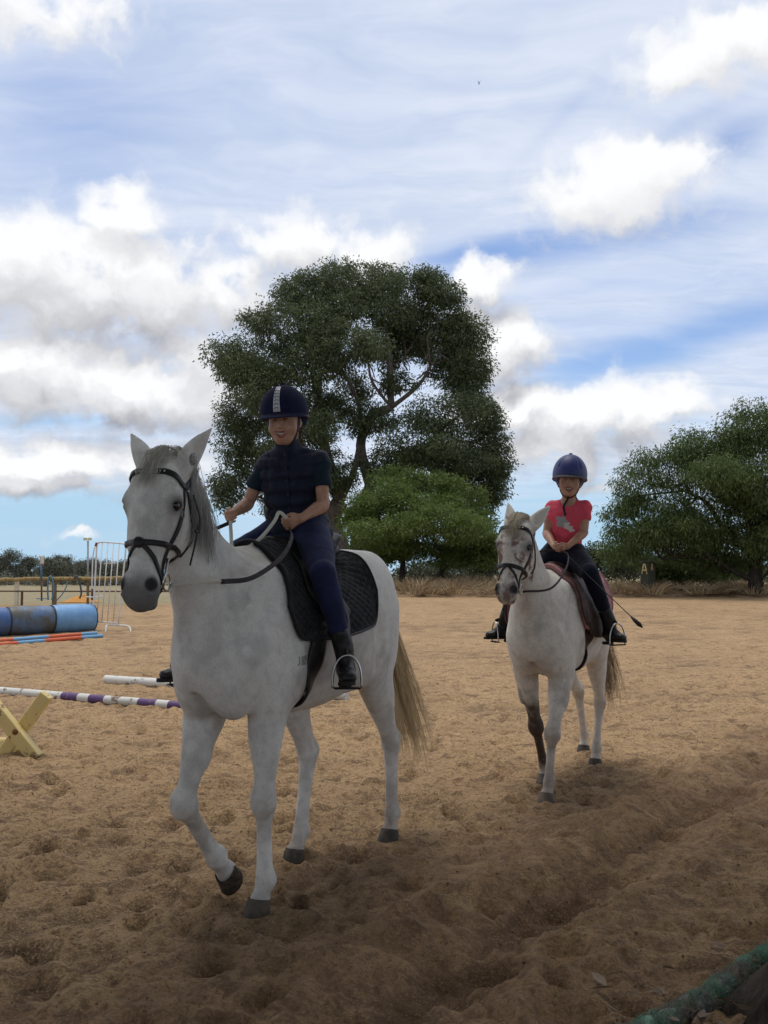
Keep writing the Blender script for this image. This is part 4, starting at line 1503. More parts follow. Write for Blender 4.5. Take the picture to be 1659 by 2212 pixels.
def build_bridle(rt_args, s, HP, M, hk, label, style, rein_L, rein_R, loop=None):
    rt = Rooted('bridle', *rt_args, label, 'bridle')
    e1, e2, e3 = M
    mat = M_black_leather

    def st(name, pts, w, th=.0045, off=.002, m=None, n=6):
        V, F = strap_on(s, [HP(*p) for p in pts], w, th, n, off)
        return rt.mb(MB().add(V, F), name, m or mat)
    mir = lambda pts: [(a, b, -c) for a, b, c in pts]
    st('headpiece', [(.085, .005, .115), (.03, -.035, .10), (-.015, -.075, .055), (-.025, -.090, 0), (-.015, -.075, -.055), (.03, -.035, -.10), (.085, .005, -.115)], .028)
    bb = st('browband', [(.075, .0, .115), (.070, .06, .10), (.058, .11, .06), (.055, .13, 0), (.058, .11, -.06), (.070, .06, -.10), (.075, .0, -.115)], .024, .007)
    for t in np.linspace(-.055, .055, 9):        # studs along the browband
        P, N = s.project(np.array([HP(.057 + abs(t) * .05, .13 - abs(t) * .5, t)]), .009)
        MB().lathe([(.004, 0), (.003, .0015)], 8, axis=N[0], org=P[0]).build('stud', M_steel, bb)
    for y in (1, -1):
        f = (lambda pts: pts) if y > 0 else mir
        cp = st('cheekpiece', f([(.085, .003, .115), (.15, .005, .115), (.24, .0, .105), (.34, .0, .085), (.43, -.012, .07), (.475, -.022, .066)]), .020)
        st('throatlatch', f([(.085, -.02, .11), (.17, -.07, .10), (.245, -.13, .07), (.265, -.155, .0)]), .013)
        # cheek buckle
        P, N = s.project(np.array([HP(.205, .002, .108 * y)]), .006)
        MB().tube([P[0] + e1 * .012, P[0] + e2 * .012 + e1 * .012, P[0] + e2 * .012 - e1 * .012, P[0] - e2 * .012 - e1 * .012, P[0] - e2 * .012 + e1 * .012, P[0] + e1 * .012], .002, 5).build('buckle', M_steel, cp)
    if style == 1:
        st('noseband', [(.345, -.03, .09), (.355, .03, .075), (.365, .075, .045), (.372, .095, 0), (.365, .075, -.045), (.355, .03, -.075), (.345, -.03, -.09)], .022, .006)
        kn = HP(.374, .10, 0)
        P, N = s.project(np.array([kn]), .010)
        kb = MB().lathe([(.001, .006), (.016, .007), (.021, .003), (.022, -.006)], 10, axis=N[0], org=P[0])
        rt.mb(kb, 'nose_rosette', mat)
        for y in (1, -1):
            f = (lambda pts: pts) if y > 0 else mir
            st('flash_strap', f([(.374, .10, .008), (.41, .07, .045), (.455, .025, .066), (.50, -.02, .068), (.525, -.055, .045), (.53, -.068, .0)]), .018, .006)
            st('jaw_strap', f([(.345, -.03, .09), (.34, -.08, .075), (.335, -.115, .03), (.335, -.12, 0)]), .018)
    else:
        st('noseband', [(.36, -.05, .085), (.36, .02, .075), (.362, .07, .045), (.365, .09, 0), (.362, .07, -.045), (.36, .02, -.075), (.36, -.05, -.085)], .024, .006)
        for y in (1, -1):
            f = (lambda pts: pts) if y > 0 else mir
            st('flash_strap', f([(.37, .09, .004), (.42, .055, .045), (.47, .01, .064), (.51, -.04, .058), (.525, -.062, .0)]), .015, .005)
            st('jaw_strap', f([(.36, -.05, .085), (.355, -.095, .06), (.35, -.115, 0)]), .018)
    for y in (1, -1):
        c, _ = s.project(np.array([HP(.490, -.028, .072 * y)]), .008)
        c = c[0]
        ring = []
        for t in np.linspace(0, 2 * math.pi, 25):
            ring.append(c + e1 * .032 * math.cos(t) - e2 * (.018 + .032 * math.sin(t)) * 1 + e3 * y * .004)
        b = rt.mb(MB().tube(ring, .0042, 8, caps=False), 'bit_ring', M_steel)
        if style == 1:
            MB().tube([c - e1 * .085 + e2 * .012 + e3 * y * .008, c + e1 * .03 + e2 * .008 + e3 * y * .006], [.0058, .0045], 8).build('bit_cheek', M_steel, b)
        MB().tube([c, c - e3 * y * .05], .007, 8).build('mouthpiece', M_steel, b)
        R_ = rein_L if y > 0 else rein_R
        start = c - e2 * .048 + e3 * y * .006
        prev = start
        for seg in R_:
            pts = [prev] + [np.array(p) for p in seg['pts']]
            P = spline(pts, 8)
            nrm = np.array(seg.get('n', (0, y, .3)))
            if 'tw' in seg:
                ang = np.linspace(0, seg['tw'], len(P))
                nrms = np.array([Matrix.Rotation(a_, 3, Vector(nz(P[-1] - P[0]))) @ Vector(nrm) for a_ in ang])
            else:
                nrms = np.tile(nrm, (len(P), 1))
            V, F = ribbon(P, nrms, seg['w'], .004)
            rt.mb(MB().add(V, F), seg['name'], seg['m'])
            prev = P[-1]
    if style == 1:
        # loose throat strap ends
        P = spline([HP(.10, -.02, .125), HP(.17, -.085, .135), HP(.225, -.105, .13), HP(.24, -.085, .128)], 6)
        V, F = ribbon(P, [e3] * len(P), .012, .004)
        rt.mb(MB().add(V, F), 'strap_end', mat)
        P = spline([HP(.20, -.09, .132), HP(.28, -.115, .120), HP(.37, -.145, .10)], 6)
        V, F = ribbon(P, [e3] * len(P), .010, .004)
        rt.mb(MB().add(V, F), 'strap_end', mat)
    return rt


def hframe(yaw, pitch=0.0, roll=0.0, k=1):
    """Rows forward, left, up from yaw (left positive) and pitch (down positive), degrees."""
    m = Matrix.Rotation(R(yaw), 3, 'Z') @ Matrix.Rotation(R(pitch), 3, 'Y') @ Matrix.Rotation(R(roll), 3, 'X')
    m = np.array(m)
    return m[:, 0], m[:, 1], m[:, 2]


rng = np.random.default_rng(11)
# ---- leading horse
L1, Z1 = place(-.436, 4.476, 27)
H1['tilts'] = (0, 62, 0, 0)
horse1, s1, HP1, M1 = build_horse(H1, L1, Z1, 1, 'white horse leading with one foreleg lifted, carrying the rider in a dark vest', 'horses ridden round the arena', M_coat1)
J1 = dict(k=.98, pelvis=(-.03, 0, 1.665), chest=(.02, 0, 1.925), neck=(.065, 0, 2.065), head=(.085, -.002, 2.182), hf=hframe(18, 6, 3),
          shL=(-.015, .138, 1.995), shR=(.075, -.112, 1.99), elL=(.035, .185, 1.775), elR=(.095, -.205, 1.79), wrL=(.185, .155, 1.705), wrR=(.305, -.150, 1.725),
          hipL=(-.01, .095, 1.645), hipR=(-.01, -.095, 1.645), knL=(.245, .315, 1.445), knR=(.27, -.315, 1.445), anL=(.135, .365, 1.085), anR=(.29, -.385, 1.065),
          toeL=(.235, .435, 1.0), toeR=(.405, -.455, .985), hfL=(.7, -.45, -.45), huL=(.35, .15, .9), hpL=(-.1, -1, -.2), hfR=(.8, .2, -.25), huR=(.3, -.1, .9), hpR=(0, 1, -.2),
          sleeve=.50, pony=.055, smile=.031, hk=.88)
rider1, b1, RH1, gl1, gr1 = build_rider(J1, L1, Z1, (-.02, 0, 1.62), 'smiling person in navy helmet, dark padded vest and navy breeches riding the leading white horse', 1)
build_pad((L1, Z1, (.02, 0, 1.5)), s1, 1, -.33, .375, 1.18, 0, 0, M_pad_black, .056, .012, 'black diamond quilted saddle pad on the leading white horse', M_black_leather)
build_saddle((L1, Z1, (.02, 0, 1.56)), s1, 1, .0, 1.18, 1.565, M_black_leather, (.20, .04, 1.42), .20, 'black saddle with steel stirrups on the leading white horse', None, J1, 1)
gl, gr = gl1(.07, -.03, .02), gr1(.07, -.03, .02)
rL = [dict(name='rein', pts=[(.95, .18, 1.42), (.86, .215, 1.42)], w=.016, m=M_webbing, tw=1.2),
      dict(name='rein', pts=[(.70, .25, 1.435), (.48, .245, 1.52), (.33, .20, 1.61), gl], w=.020, m=M_rein_brown)]
rR = [dict(name='rein', pts=[(.90, -.18, 1.45), (.66, -.2, 1.55)], w=.016, m=M_webbing),
      dict(name='rein', pts=[(.45, -.19, 1.63), gr], w=.020, m=M_rein_brown)]
bt1 = build_bridle((L1, Z1, (.9, 0, 1.8)), s1, HP1, M1, 1, 'black bridle with crossed noseband and white and brown reins on the leading white horse', 1, rL, rR)
P = spline([gr + np.array((0, 0, .03)), gr + np.array((.04, .03, -.04)), (.42, -.04, 1.545), (.36, .04, 1.60), (.30, .085, 1.685), gl1(.07, .02, .02) + np.array((.02, -.03, .035)), gl1(.07, .03, .012)], 8)
V, F = ribbon(P, np.tile((.75, .6, .2), (len(P), 1)), .016, .004)
bt1.mb(MB().add(V, F), 'rein', M_webbing)
# mane, forelock, tail
st, tip = [], []
crest = spline([(.905, 0, 1.93), (.865, 0, 1.88), (.79, 0, 1.79), (.70, 0, 1.70), (.62, 0, 1.625), (.52, 0, 1.57)], 10)
for i in range(520):
    t = .44 * rng.uniform() ** 1.1
    p = crest[min(int(t * (len(crest) - 1)), len(crest) - 1)] + rng.normal(size=3) * np.array((.012, .012, .006))
    ln = (.29 * (1 - .35 * t)) * rng.uniform(.5, 1.1)
    side = 1
    pts = [p - np.array((0, 0, .03)), p + np.array((-.005, .03 * side, .018)), p + np.array((-.01, .065, -.05)), p + np.array((-.02, .080 + .03 * t, -.05 - ln * .5)), p + np.array((-.015 + rng.normal() * .02, .085 + .05 * t, -.05 - ln))]
    q = spline(pts, 3)
    qq, N = s1.project(q[3:], .006 + rng.uniform() * .014, 6)
    q[3:] = np.where((s1.sample(q[3:]) < .02)[:, None], qq, q[3:])
    st.append(q)
V, F = hair(np.array(st), rng.uniform(.6, 1.4, len(st)) * .0016)
kk = len(st[0])
tipv = np.repeat(np.tile(sstep(.35, 1.0, np.linspace(0, 1, kk)), len(st)), 3) * np.repeat(rng.uniform(.3, 1.1, len(st)), kk * 3)
mesh_obj('mane', V, F, M_mane1, horse1, attrs=dict(tip=np.clip(tipv, 0, 1)))


def forelock(s, HP, n, spread, ln, mat, parent, r):
    st = []
    for i in range(n):
        c = rng.normal() * spread
        L = ln * rng.uniform(.5, 1.1)
        c2 = c * 1.7 + rng.normal() * .014
        pts = [HP(.0, -.03, c * .5), HP(-.03, .03, c), HP(.01, .09, c * 1.3), HP(.02 + L * .5, .128, c * 1.5), HP(.02 + L, .128, c2)]
        q = spline(pts, 3)
        qq, N = s.project(q[2:], .012 + rng.uniform() * .010, 6)
        q[2:] = np.where((s.sample(q[2:]) < .03)[:, None], qq, q[2:])
        st.append(q)
    V, F = hair(np.array(st), rng.uniform(.6, 1.4, n) * r)
    return mesh_obj('forelock', V, F, mat, parent)


forelock(s1, HP1, 130, .013, .125, M_white_hair, horse1, .0013)
V, F = tail_hair(rng, np.array((-.77, 0, 1.40)), np.array((-.965, .05, .90)), np.array((-1.13, .11, .29)), (.052, .046, .03), 900)
mesh_obj('tail', V, F, M_tail, horse1)

# ---- following horse
def turned(t):
    """Origin of the pony for heading t, its leading forefoot staying on the same spot."""
    u, l = np.array((-math.sin(R(t)), -math.cos(R(t)))), np.array((math.cos(R(t)), -math.sin(R(t))))
    o = np.array((1.025, 5.985)) - u * .66 - l * .07
    return o[0], o[1], t


L2, Z2 = place(*turned(26))
horse2, s2, HP2, M2 = build_horse(H2, L2, Z2, 2, 'speckled white pony with brown knees following behind, carrying the rider in pink', 'horses ridden round the arena', M_coat2)
J2 = dict(k=.98, pelvis=(-.02, .03, 1.585), chest=(.015, .065, 1.845), neck=(.04, .082, 1.985), head=(.06, .096, 2.104), hf=hframe(13, -2, -3),
          shL=(.0, .190, 1.930), shR=(.02, -.045, 1.935), elL=(.03, .185, 1.74), elR=(.06, -.075, 1.74), wrL=(.175, .105, 1.640), wrR=(.20, .015, 1.645),
          hipL=(-.01, .11, 1.575), hipR=(-.01, -.06, 1.575), knL=(.235, .275, 1.455), knR=(.235, -.25, 1.39), anL=(.10, .375, 1.105), anR=(.12, -.375, 1.09),
          toeL=(.18, .475, 1.025), toeR=(.20, -.475, 1.02), hfL=(.75, -.55, -.3), huL=(.3, .1, .9), hpL=(-.3, -1, -.2), hfR=(.9, .25, -.25), huR=(.2, -.1, .9), hpR=(0, 1, -.2),
          sleeve=.36, pony=.05, smile=.033, hk=.78)
rider2, b2, RH2, gl2, gr2 = build_rider(J2, L2, Z2, (-.02, 0, 1.55), 'small laughing person in blue helmet and pink shirt riding the speckled pony', 2)
build_pad((L2, Z2, (.02, 0, 1.4)), s2, .93, -.37, .34, 1.10, 0, 0, M_pad_pink, .05, .006, 'dusty pink saddle pad on the speckled pony', M_pad_pink, thick=.020)
build_saddle((L2, Z2, (.02, 0, 1.46)), s2, .93, .0, 1.10, 1.475, M_brown_leather, (.36, -.14, 1.85), .20, 'dark brown saddle with steel stirrups on the speckled pony', None, J2, 2)
gl, gr = gl2(.07, -.03, .02), gr2(.07, -.03, .02)
rL = [dict(name='rein', pts=[(.80, .16, 1.36), (.55, .19, 1.48), (.33, .15, 1.58), gl], w=.014, m=M_rein_brown)]
rR = [dict(name='rein', pts=[(.80, -.15, 1.38), (.55, -.15, 1.5), (.33, -.06, 1.60), gr], w=.014, m=M_rein_brown)]
bt2 = build_bridle((L2, Z2, (.9, 0, 1.7)), s2, HP2, M2, 1, 'dark bridle with thin reins on the speckled pony', 2, rL, rR)
P = spline([gl2(.07, .03, .02), gl2(.10, .045, .04), gr2(.07, .05, .03), gr2(.04, .035, .02)], 6)
V, F = ribbon(P, np.tile((.3, .2, 1), (len(P), 1)), .016, .004)
bt2.mb(MB().add(V, F), 'rein', M_webbing)
forelock(s2, HP2, 170, .016, .14, M_blond, horse2, .0014)
st = []
crest = spline([(.86, -.01, 1.82), (.80, -.01, 1.74), (.70, 0, 1.62), (.60, 0, 1.53), (.48, 0, 1.45)], 10)
for i in range(300):
    t = rng.uniform()
    p = crest[int(t * (len(crest) - 1))] + rng.normal(size=3) * np.array((.012, .010, .006))
    ln = .20 * rng.uniform(.6, 1.1)
    pts = [p - np.array((0, 0, .03)), p + np.array((-.005, -.03, .018)), p + np.array((-.01, -.085, -.05)), p + np.array((-.02, -.11 - .03 * t, -.05 - ln * .5)), p + np.array((-.015, -.12 - .04 * t, -.05 - ln))]
    st.append(spline(pts, 3))
V, F = hair(np.array(st), rng.uniform(.6, 1.4, len(st)) * .0026)
mesh_obj('mane', V, F, M_blond, horse2)
V, F = tail_hair(rng, np.array((-.72, 0, 1.30)), np.array((-.86, .12, .86)), np.array((-.86, .20, .33)), (.030, .034, .02), 400)
mesh_obj('tail', V, F, M_tail2, horse2)
# riding crop held by the second rider
A = gl2(.06, .0, .034)
B_ = np.array((.50, .60, 1.175))
rc = Rooted('riding_crop', L2, Z2, A, 'thin black riding crop in the hand of the rider in pink', 'riding crop')
P = [A + (B_ - A) * t + np.array((0, 0, -.004 * math.sin(t * math.pi))) for t in np.linspace(-.10, 1, 14)]
rc.mb(MB().tube(P, .0032, 8), 'shaft', M_dark_trim)
d = nz(B_ - A)
rc.mb(MB().tube([B_ - d * .01, B_ + d * .02, B_ + d * .07, B_ + d * .10], [.006, .012, .015, .004], 8), 'tip_flap', M_black_leather)

# old brand on the leading horse's shoulder
mbb = MB()
for a0, strokes in ((0, [((0, 1), (0, .2)), ((0, .2), (-.5, .05))]), (1, [((0, 0), (0, 1)), ((.6, 0), (.6, 1)), ((0, .5), (.6, .5))]), (2.2, [((0, 0), (0, 1)), ((0, 1), (.6, .9)), ((.6, .9), (.6, .55)), ((.6, .55), (0, .5))]), (3.4, [((.6, 1), (0, .8)), ((0, .8), (.6, .35)), ((.6, .35), (0, 0))])):
    for p, q in strokes:
        pts = [np.array((.36 - (a0 + u_[0]) * .022, .30, 1.055 + u_[1] * .040)) for u_ in (p, q)]
        pts = np.array([pts[0], (pts[0] + pts[1]) / 2, pts[1]])
        Q, N = s1.project(pts, .0015)
        V, F = ribbon(Q, N, .0055, .002)
        mbb.add(V, F)
mbb.build('brand_mark', material('brand_skin', (.30, .285, .27), .8), horse1)
# ------------------------------------------------------------------ ground
def pix(px_, py_, Y):
    """World point at depth Y along the line of sight of a spot in the view."""
    c, sn = math.cos(PITCH), math.sin(PITCH)
    a, b = (px_ - 829.5) / FPX, -(py_ - 1106) / FPX
    d = np.array((a, c - b * sn, sn + b * c))
    return np.array((0, 0, CAM_H)) + d * (Y / d[1])


def base_z(x, y):
    r = .022 * np.clip(y - 18, 0, 32)
    leftdrop = sstep(33.5, 46, y) * sstep(-4, -10, x + .0 * y)
    z = r * (1 - leftdrop)
    return z + np.where(y > 50, .0, 0)


def gz(x, y):
    return float(base_z(np.array([x]), np.array([y]))[0])


FEET = []
for (hl, rz_, sp) in ((L1, Z1, H1), (L2, Z2, H2)):
    for i, leg in enumerate(sp['fore'] + sp['hind']):
        if hl is L1 and i == 1:
            continue
        C = leg[-1]
        c, sn = math.cos(rz_), math.sin(rz_)
        x_, y_ = C[0] + .03, C[1]
        FEET.append((hl[0] + c * x_ - sn * y_, hl[1] + sn * x_ + c * y_))
TRACK = spline([(4.2, 8.0), (2.86, 6.9), (2.2, 6.0), (1.64, 5.27), (.92, 4.39), (.57, 3.82), (.2, 3.26), (-.15, 2.7)], 8)


def ground_z(X, Y):
    P = np.stack([X, Y, np.zeros_like(X)], 1)
    z = base_z(X, Y)
    fade = sstep(46, 20, Y)
    wx = fbm(P * 1.1, 2, 31)
    z = z + fade * .018 * fbm(P * .8, 3, 1)
    z = z + fade * .016 * fbm(P * np.array((2.6, 3.4, 1)) + .4 * wx[:, None], 3, 5)
    cl = fbm(P * 7.0 + .5 * wx[:, None], 3, 9)
    z = z + fade * .018 * np.abs(cl) * sstep(30, 8, Y)
    ch = fbm(P * np.array((3.6, 5.0, 1)) + 1.1 * wx[:, None], 4, 41, .6)
    z = z + fade * .036 * (np.abs(ch) - .35) * sstep(26, 9, Y)
    z = z + 0.009 * fbm(P * 19, 2, 15) * sstep(14, 5, Y)
    # hoof prints
    rg = np.random.default_rng(4)
    n = 1500
    hy = 1.8 + 19 * rg.uniform(size=n) ** 1.35
    hx = (rg.uniform(-1, 1, n)) * (hy * .55 + 1.0)
    for i in range(n):
        r = rg.uniform(.035, .085)
        d = rg.uniform(.016, .042)
        q = (np.abs(X - hx[i]) < r * 2.6) & (np.abs(Y - hy[i]) < r * 2.6)
        if not q.any():
            continue
        a = rg.uniform(0, 3.14)
        u = (X[q] - hx[i]) * math.cos(a) + (Y[q] - hy[i]) * math.sin(a)
        v = -(X[q] - hx[i]) * math.sin(a) + (Y[q] - hy[i]) * math.cos(a)
        rr = np.sqrt((u / 1.25) ** 2 + v ** 2) / r + .45 * cl[q]
        z[q] += -d * np.exp(-(rr / .85) ** 4) + d * .55 * np.exp(-((rr - 1.45) / .38) ** 2) * (.6 + .4 * np.sign(u))
    # furrow worn along the track
    near = (Y < 9) & (Y > 2) & (X > -1) & (X < 5)
    if near.any():
        dd = np.full(near.sum(), 9.0)
        sg = np.zeros(near.sum())
        for k_ in range(len(TRACK) - 1):
            p, q2 = TRACK[k_], TRACK[k_ + 1]
            e = (q2 - p) / np.linalg.norm(q2 - p)
            rx, ry = X[near] - p[0], Y[near] - p[1]
            t = np.clip(rx * e[0] + ry * e[1], 0, np.linalg.norm(q2 - p))
            dx_, dy_ = rx - t * e[0], ry - t * e[1]
            d_ = np.hypot(dx_, dy_)
            s_ = dx_ * e[1] - dy_ * e[0]
            m_ = d_ < dd
            dd[m_] = d_[m_]
            sg[m_] = s_[m_]
        sd_ = np.sign(sg) * dd + .10 * wx[near] + .03 * cl[near]
        z[near] += (.75 + .5 * cl[near]) * (-.095 * np.exp(-(sd_ / .17) ** 2) + .060 * np.exp(-((sd_ + .36) / .16) ** 2) + .060 * np.exp(-((sd_ - .38) / .18) ** 2))
    for (fx, fy) in FEET:
        r2 = (X - fx) ** 2 + (Y - fy) ** 2
        wgt = np.exp(-(r2 / .14 ** 2) ** 2)
        z = z * (1 - wgt) + wgt * (.014 + .010 * cl) + .030 * np.exp(-((np.sqrt(r2) - .12) / .05) ** 2) * (.5 + cl)
    return z


def sand_fn(nt, co):
    g = nt.noise(co, 95, 4, .75)
    g2 = nt.noise(co, 22, 5, .65)
    n1 = nt.noise(co, 1.3, 5, .6)
    n2 = nt.noise(co, 5.5, 5, .65, .4)
    st = nt.noise(nt.vm('MULTIPLY', co, (1.0, 1.9, 1)), 3.4, 5, .6, .15)
    low = nt.attr('low')
    c = nt.mix(nt.ss(n1, .3, .7), (.455, .302, .162), (.36, .235, .125))
    c = nt.mix(nt.m('MULTIPLY', nt.ss(n2, .45, .72), .50), c, (.27, .17, .098))
    c = nt.mix(nt.m('MULTIPLY', nt.ss(st, .54, .64), .72), c, (.125, .076, .046))
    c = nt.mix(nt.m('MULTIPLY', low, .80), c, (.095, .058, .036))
    c = nt.mix(nt.m('MULTIPLY', nt.ss(g, .50, .64), .75), c, (.58, .405, .235))
    c = nt.mix(nt.m('MULTIPLY', nt.ss(g, .46, .34), .60), c, (.115, .070, .042))
    c = nt.mix(nt.m('MULTIPLY', nt.ss(g2, .50, .64), .55), c, (.115, .072, .046))
    c = nt.mix(nt.m('MULTIPLY', nt.ss(nt.noise(co, 48, 3, .7), .54, .64), .6), c, (.09, .058, .038))
    c = nt.mix(nt.m('MULTIPLY', nt.attr('damp_shade'), nt.ss(n2, .25, .6, .5, 1.0)), c, (.135, .082, .052))
    c = nt.mix(nt.attr('field'), c, nt.mix(nt.ss(n1, .35, .65), (.24, .205, .125), (.30, .245, .15)))
    h = nt.m('ADD', nt.m('ADD', nt.m('MULTIPLY', g, .35), nt.m('MULTIPLY', g2, 1.0)), nt.m('MULTIPLY', nt.m('ADD', n2, st), 2.2))
    return {'color': c, 'bump': nt.bump(h, .75, .026)}


M_sand = material('arena_sand', rough=.95, spec=.15, fn=sand_fn)
ys = np.concatenate([[-80, -30, -12, -5, -2, -.5, .4], np.geomspace(1.0, 55, 470), np.geomspace(56, 3000, 50)])
ss_ = np.concatenate([np.linspace(-6, -.58, 26), np.linspace(-.565, .565, 540), np.linspace(.58, 6, 26)])
GX = (np.maximum(ys, 0)[:, None] + 1.6) * ss_[None, :]
GY = np.repeat(ys[:, None], len(ss_), 1)
gzv = ground_z(GX.ravel(), GY.ravel())
bz = base_z(GX.ravel(), GY.ravel())
gi = np.arange(GX.size).reshape(GX.shape)
GF = np.stack([gi[:-1, :-1], gi[:-1, 1:], gi[1:, 1:], gi[1:, :-1]], -1).reshape(-1, 4)
low = sstep(.004, -.040, gzv - bz)  # hollows coloured darker: moist sand, with the shade of the dips painted in
td = np.full(GX.size, 9.0)
gx_, gy_ = GX.ravel(), GY.ravel()
nb = (gy_ < 12) & (gy_ > .5)
dn = np.full(nb.sum(), 9.0)
for p_ in spline(np.vstack([TRACK[::6], [(-1.2, 1.2)]]), 4):
    dn = np.minimum(dn, np.hypot(gx_[nb] - p_[0], (gy_[nb] - p_[1])))
td[nb] = dn
damp_shade = .62 * sstep(1.7, .3, td + .45 * fbm(np.stack([gx_, gy_, 0 * gx_], 1) * .9, 3, 61))  # moist track sand, also painted darker to deepen the foreground shade
field = np.maximum(sstep(33.4, 34.2, GY.ravel()) * sstep(-3, -7, GX.ravel()), sstep(50, 54, GY.ravel()))
ground = mesh_obj('ground', np.stack([GX.ravel(), GY.ravel(), gzv], 1), GF, M_sand, attrs=dict(low=low, field=field, damp_shade=damp_shade))
ground['kind'] = 'structure'
# loose clods of sand kicked up on the surface
rg = np.random.default_rng(8)
CV, CF = [], []
oct_v = np.array([(1, 0, 0), (-1, 0, 0), (0, 1, 0), (0, -1, 0), (0, 0, 1), (0, 0, -1)], float)
oct_f = np.array([(0, 2, 4), (2, 1, 4), (1, 3, 4), (3, 0, 4), (2, 0, 5), (1, 2, 5), (3, 1, 5), (0, 3, 5)])
n = 6000
cy = 2.0 + 14 * rg.uniform(size=n) ** 1.8
cx = rg.uniform(-1, 1, n) * (cy * .5 + .6)
csz = rg.uniform(.002, .0065, n) * (1 + cy * .04)
czv = ground_z(cx, cy)
V = oct_v[None] * csz[:, None, None] * rg.uniform(.5, 1.4, (n, 6, 1)) + np.stack([cx, cy, czv + csz * .2], 1)[:, None, :]
F = (oct_f[None] + 6 * np.arange(n)[:, None, None]).reshape(-1, 3)
mesh_obj('sand_clods', V.reshape(-1, 3), F, M_sand, kind='stuff', attrs=dict(low=rg.uniform(0, .35, n).repeat(6), field=np.zeros(n * 6), damp_shade=np.full(n * 6, .25)))
# ------------------------------------------------------------------ trees and plants
def leaf_mat(name, dark, mid, light, trans=.0):
    def f(nt, co):
        v = nt.attr('v')
        c = nt.mix(nt.ss(v, .0, .5), dark, mid)
        c = nt.mix(nt.ss(v, .5, 1.0), c, light)
        return {'color': c}
    m = material(name, rough=.55, spec=.25, fn=f)
    if trans:
        nt = NT(m.node_tree)
        p = m.node_tree.nodes['Principled BSDF']
        tr = nt.new('ShaderNodeBsdfTranslucent')
        mx = nt.new('ShaderNodeMixShader')
        mx.inputs[0].default_value = trans
        nt.t.links.new(p.inputs['Base Color'].links[0].from_socket, tr.inputs['Color'])
        nt.t.links.new(p.outputs[0], mx.inputs[1])
        nt.t.links.new(tr.outputs[0], mx.inputs[2])
        nt.t.links.new(mx.outputs[0], m.node_tree.nodes['Material Output'].inputs['Surface'])
    return m


def bark(name, a, b):
    return material(name, rough=.9, spec=.2, fn=lambda nt, co: {
        'color': nt.mix(nt.ss(nt.noise(nt.vm('MULTIPLY', co, (3, 3, .6)), 4, 5, .65), .35, .65), a, b),
        'bump': nt.bump(nt.noise(nt.vm('MULTIPLY', co, (3, 3, .6)), 6, 5, .7), .8, .06)})


M_bark = bark('grey_bark', (.085, .068, .055), (.17, .14, .115))
M_bark_dark = bark('dark_bark', (.028, .023, .020), (.060, .048, .040))
M_gum = leaf_mat('gum_leaves', (.046, .064, .027), (.088, .116, .050), (.145, .160, .080), .28)
M_acacia = leaf_mat('acacia_leaves', (.068, .112, .030), (.125, .178, .044), (.20, .245, .075), .34)
M_broad = leaf_mat('feathery_leaves', (.048, .080, .026), (.092, .135, .042), (.155, .185, .072), .36)
M_scrub = leaf_mat('scrub_leaves', (.034, .042, .022), (.060, .070, .038), (.10, .105, .065), .1)
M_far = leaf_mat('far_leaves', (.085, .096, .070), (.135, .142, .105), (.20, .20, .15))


def leaves(rg, lobes, n, size, droop=.6, aspect=.32, shell=.55, clumpy=.7, csz=.55):
    """Leaf blades gathered in sprays through lobes (cx, cy, cz, rx, ry, rz)."""
    L = np.array(lobes, float)
    area = (L[:, 3] * L[:, 5]) ** 1.0
    spr = max(1, int(n / 16))
    which = rg.choice(len(L), spr, p=area / area.sum())
    d = rg.normal(size=(spr, 3))
    d /= np.linalg.norm(d, axis=1)[:, None]
    rad = (shell + (1.04 - shell) * rg.uniform(size=spr) ** .6)
    c = L[which, :3] + d * rad[:, None] * L[which, 3:6]
    vs = rg.uniform(size=spr)
    k = 16
    cs = csz * rg.uniform(.5, 1.2, spr)
    off = rg.normal(size=(spr, k, 3))
    off = off / np.linalg.norm(off, axis=2)[..., None] * rg.uniform(0, 1, (spr, k, 1)) ** .5 * np.array((1, 1, .75)) * cs[:, None, None] * .85
    P = (c[:, None, :] + off).reshape(-1, 3)
    m = len(P)
    ax = rg.normal(size=(m, 3))
    ax /= np.linalg.norm(ax, axis=1)[:, None]
    ax = ax + np.repeat(d, k, 0) * .6 + np.array((0, 0, -droop * 1.5))
    ax /= np.linalg.norm(ax, axis=1)[:, None]
    sd = np.cross(ax, rg.normal(size=(m, 3)))
    sd /= np.linalg.norm(sd, axis=1)[:, None] + 1e-9
    s = size * rg.uniform(.6, 1.35, m)[:, None]
    a = P
    b = P + ax * s
    mid = P + ax * s * .45
    V = np.stack([a, mid + sd * s * aspect * .5, b, mid - sd * s * aspect * .5], 1).reshape(-1, 3)
    F = np.arange(m * 4).reshape(-1, 4)
    v = np.clip(.62 * np.repeat(vs, k) + .38 * rg.uniform(size=m) + .0, 0, 1)
    return V, F, np.repeat(v, 4)


def branch_mb(mb, rg, p, q, r0, r1, bend=.12, n=8, sides=7):
    p, q = np.array(p, float), np.array(q, float)
    L = np.linalg.norm(q - p)
    w1 = rg.normal(size=3) * L * bend
    pts = spline([p, p + (q - p) * .4 + w1, p + (q - p) * .75 + w1 * .5 + rg.normal(size=3) * L * bend * .4, q], 4)
    mb.tube(pts, np.linspace(r0, r1, len(pts)), sides)
    return pts


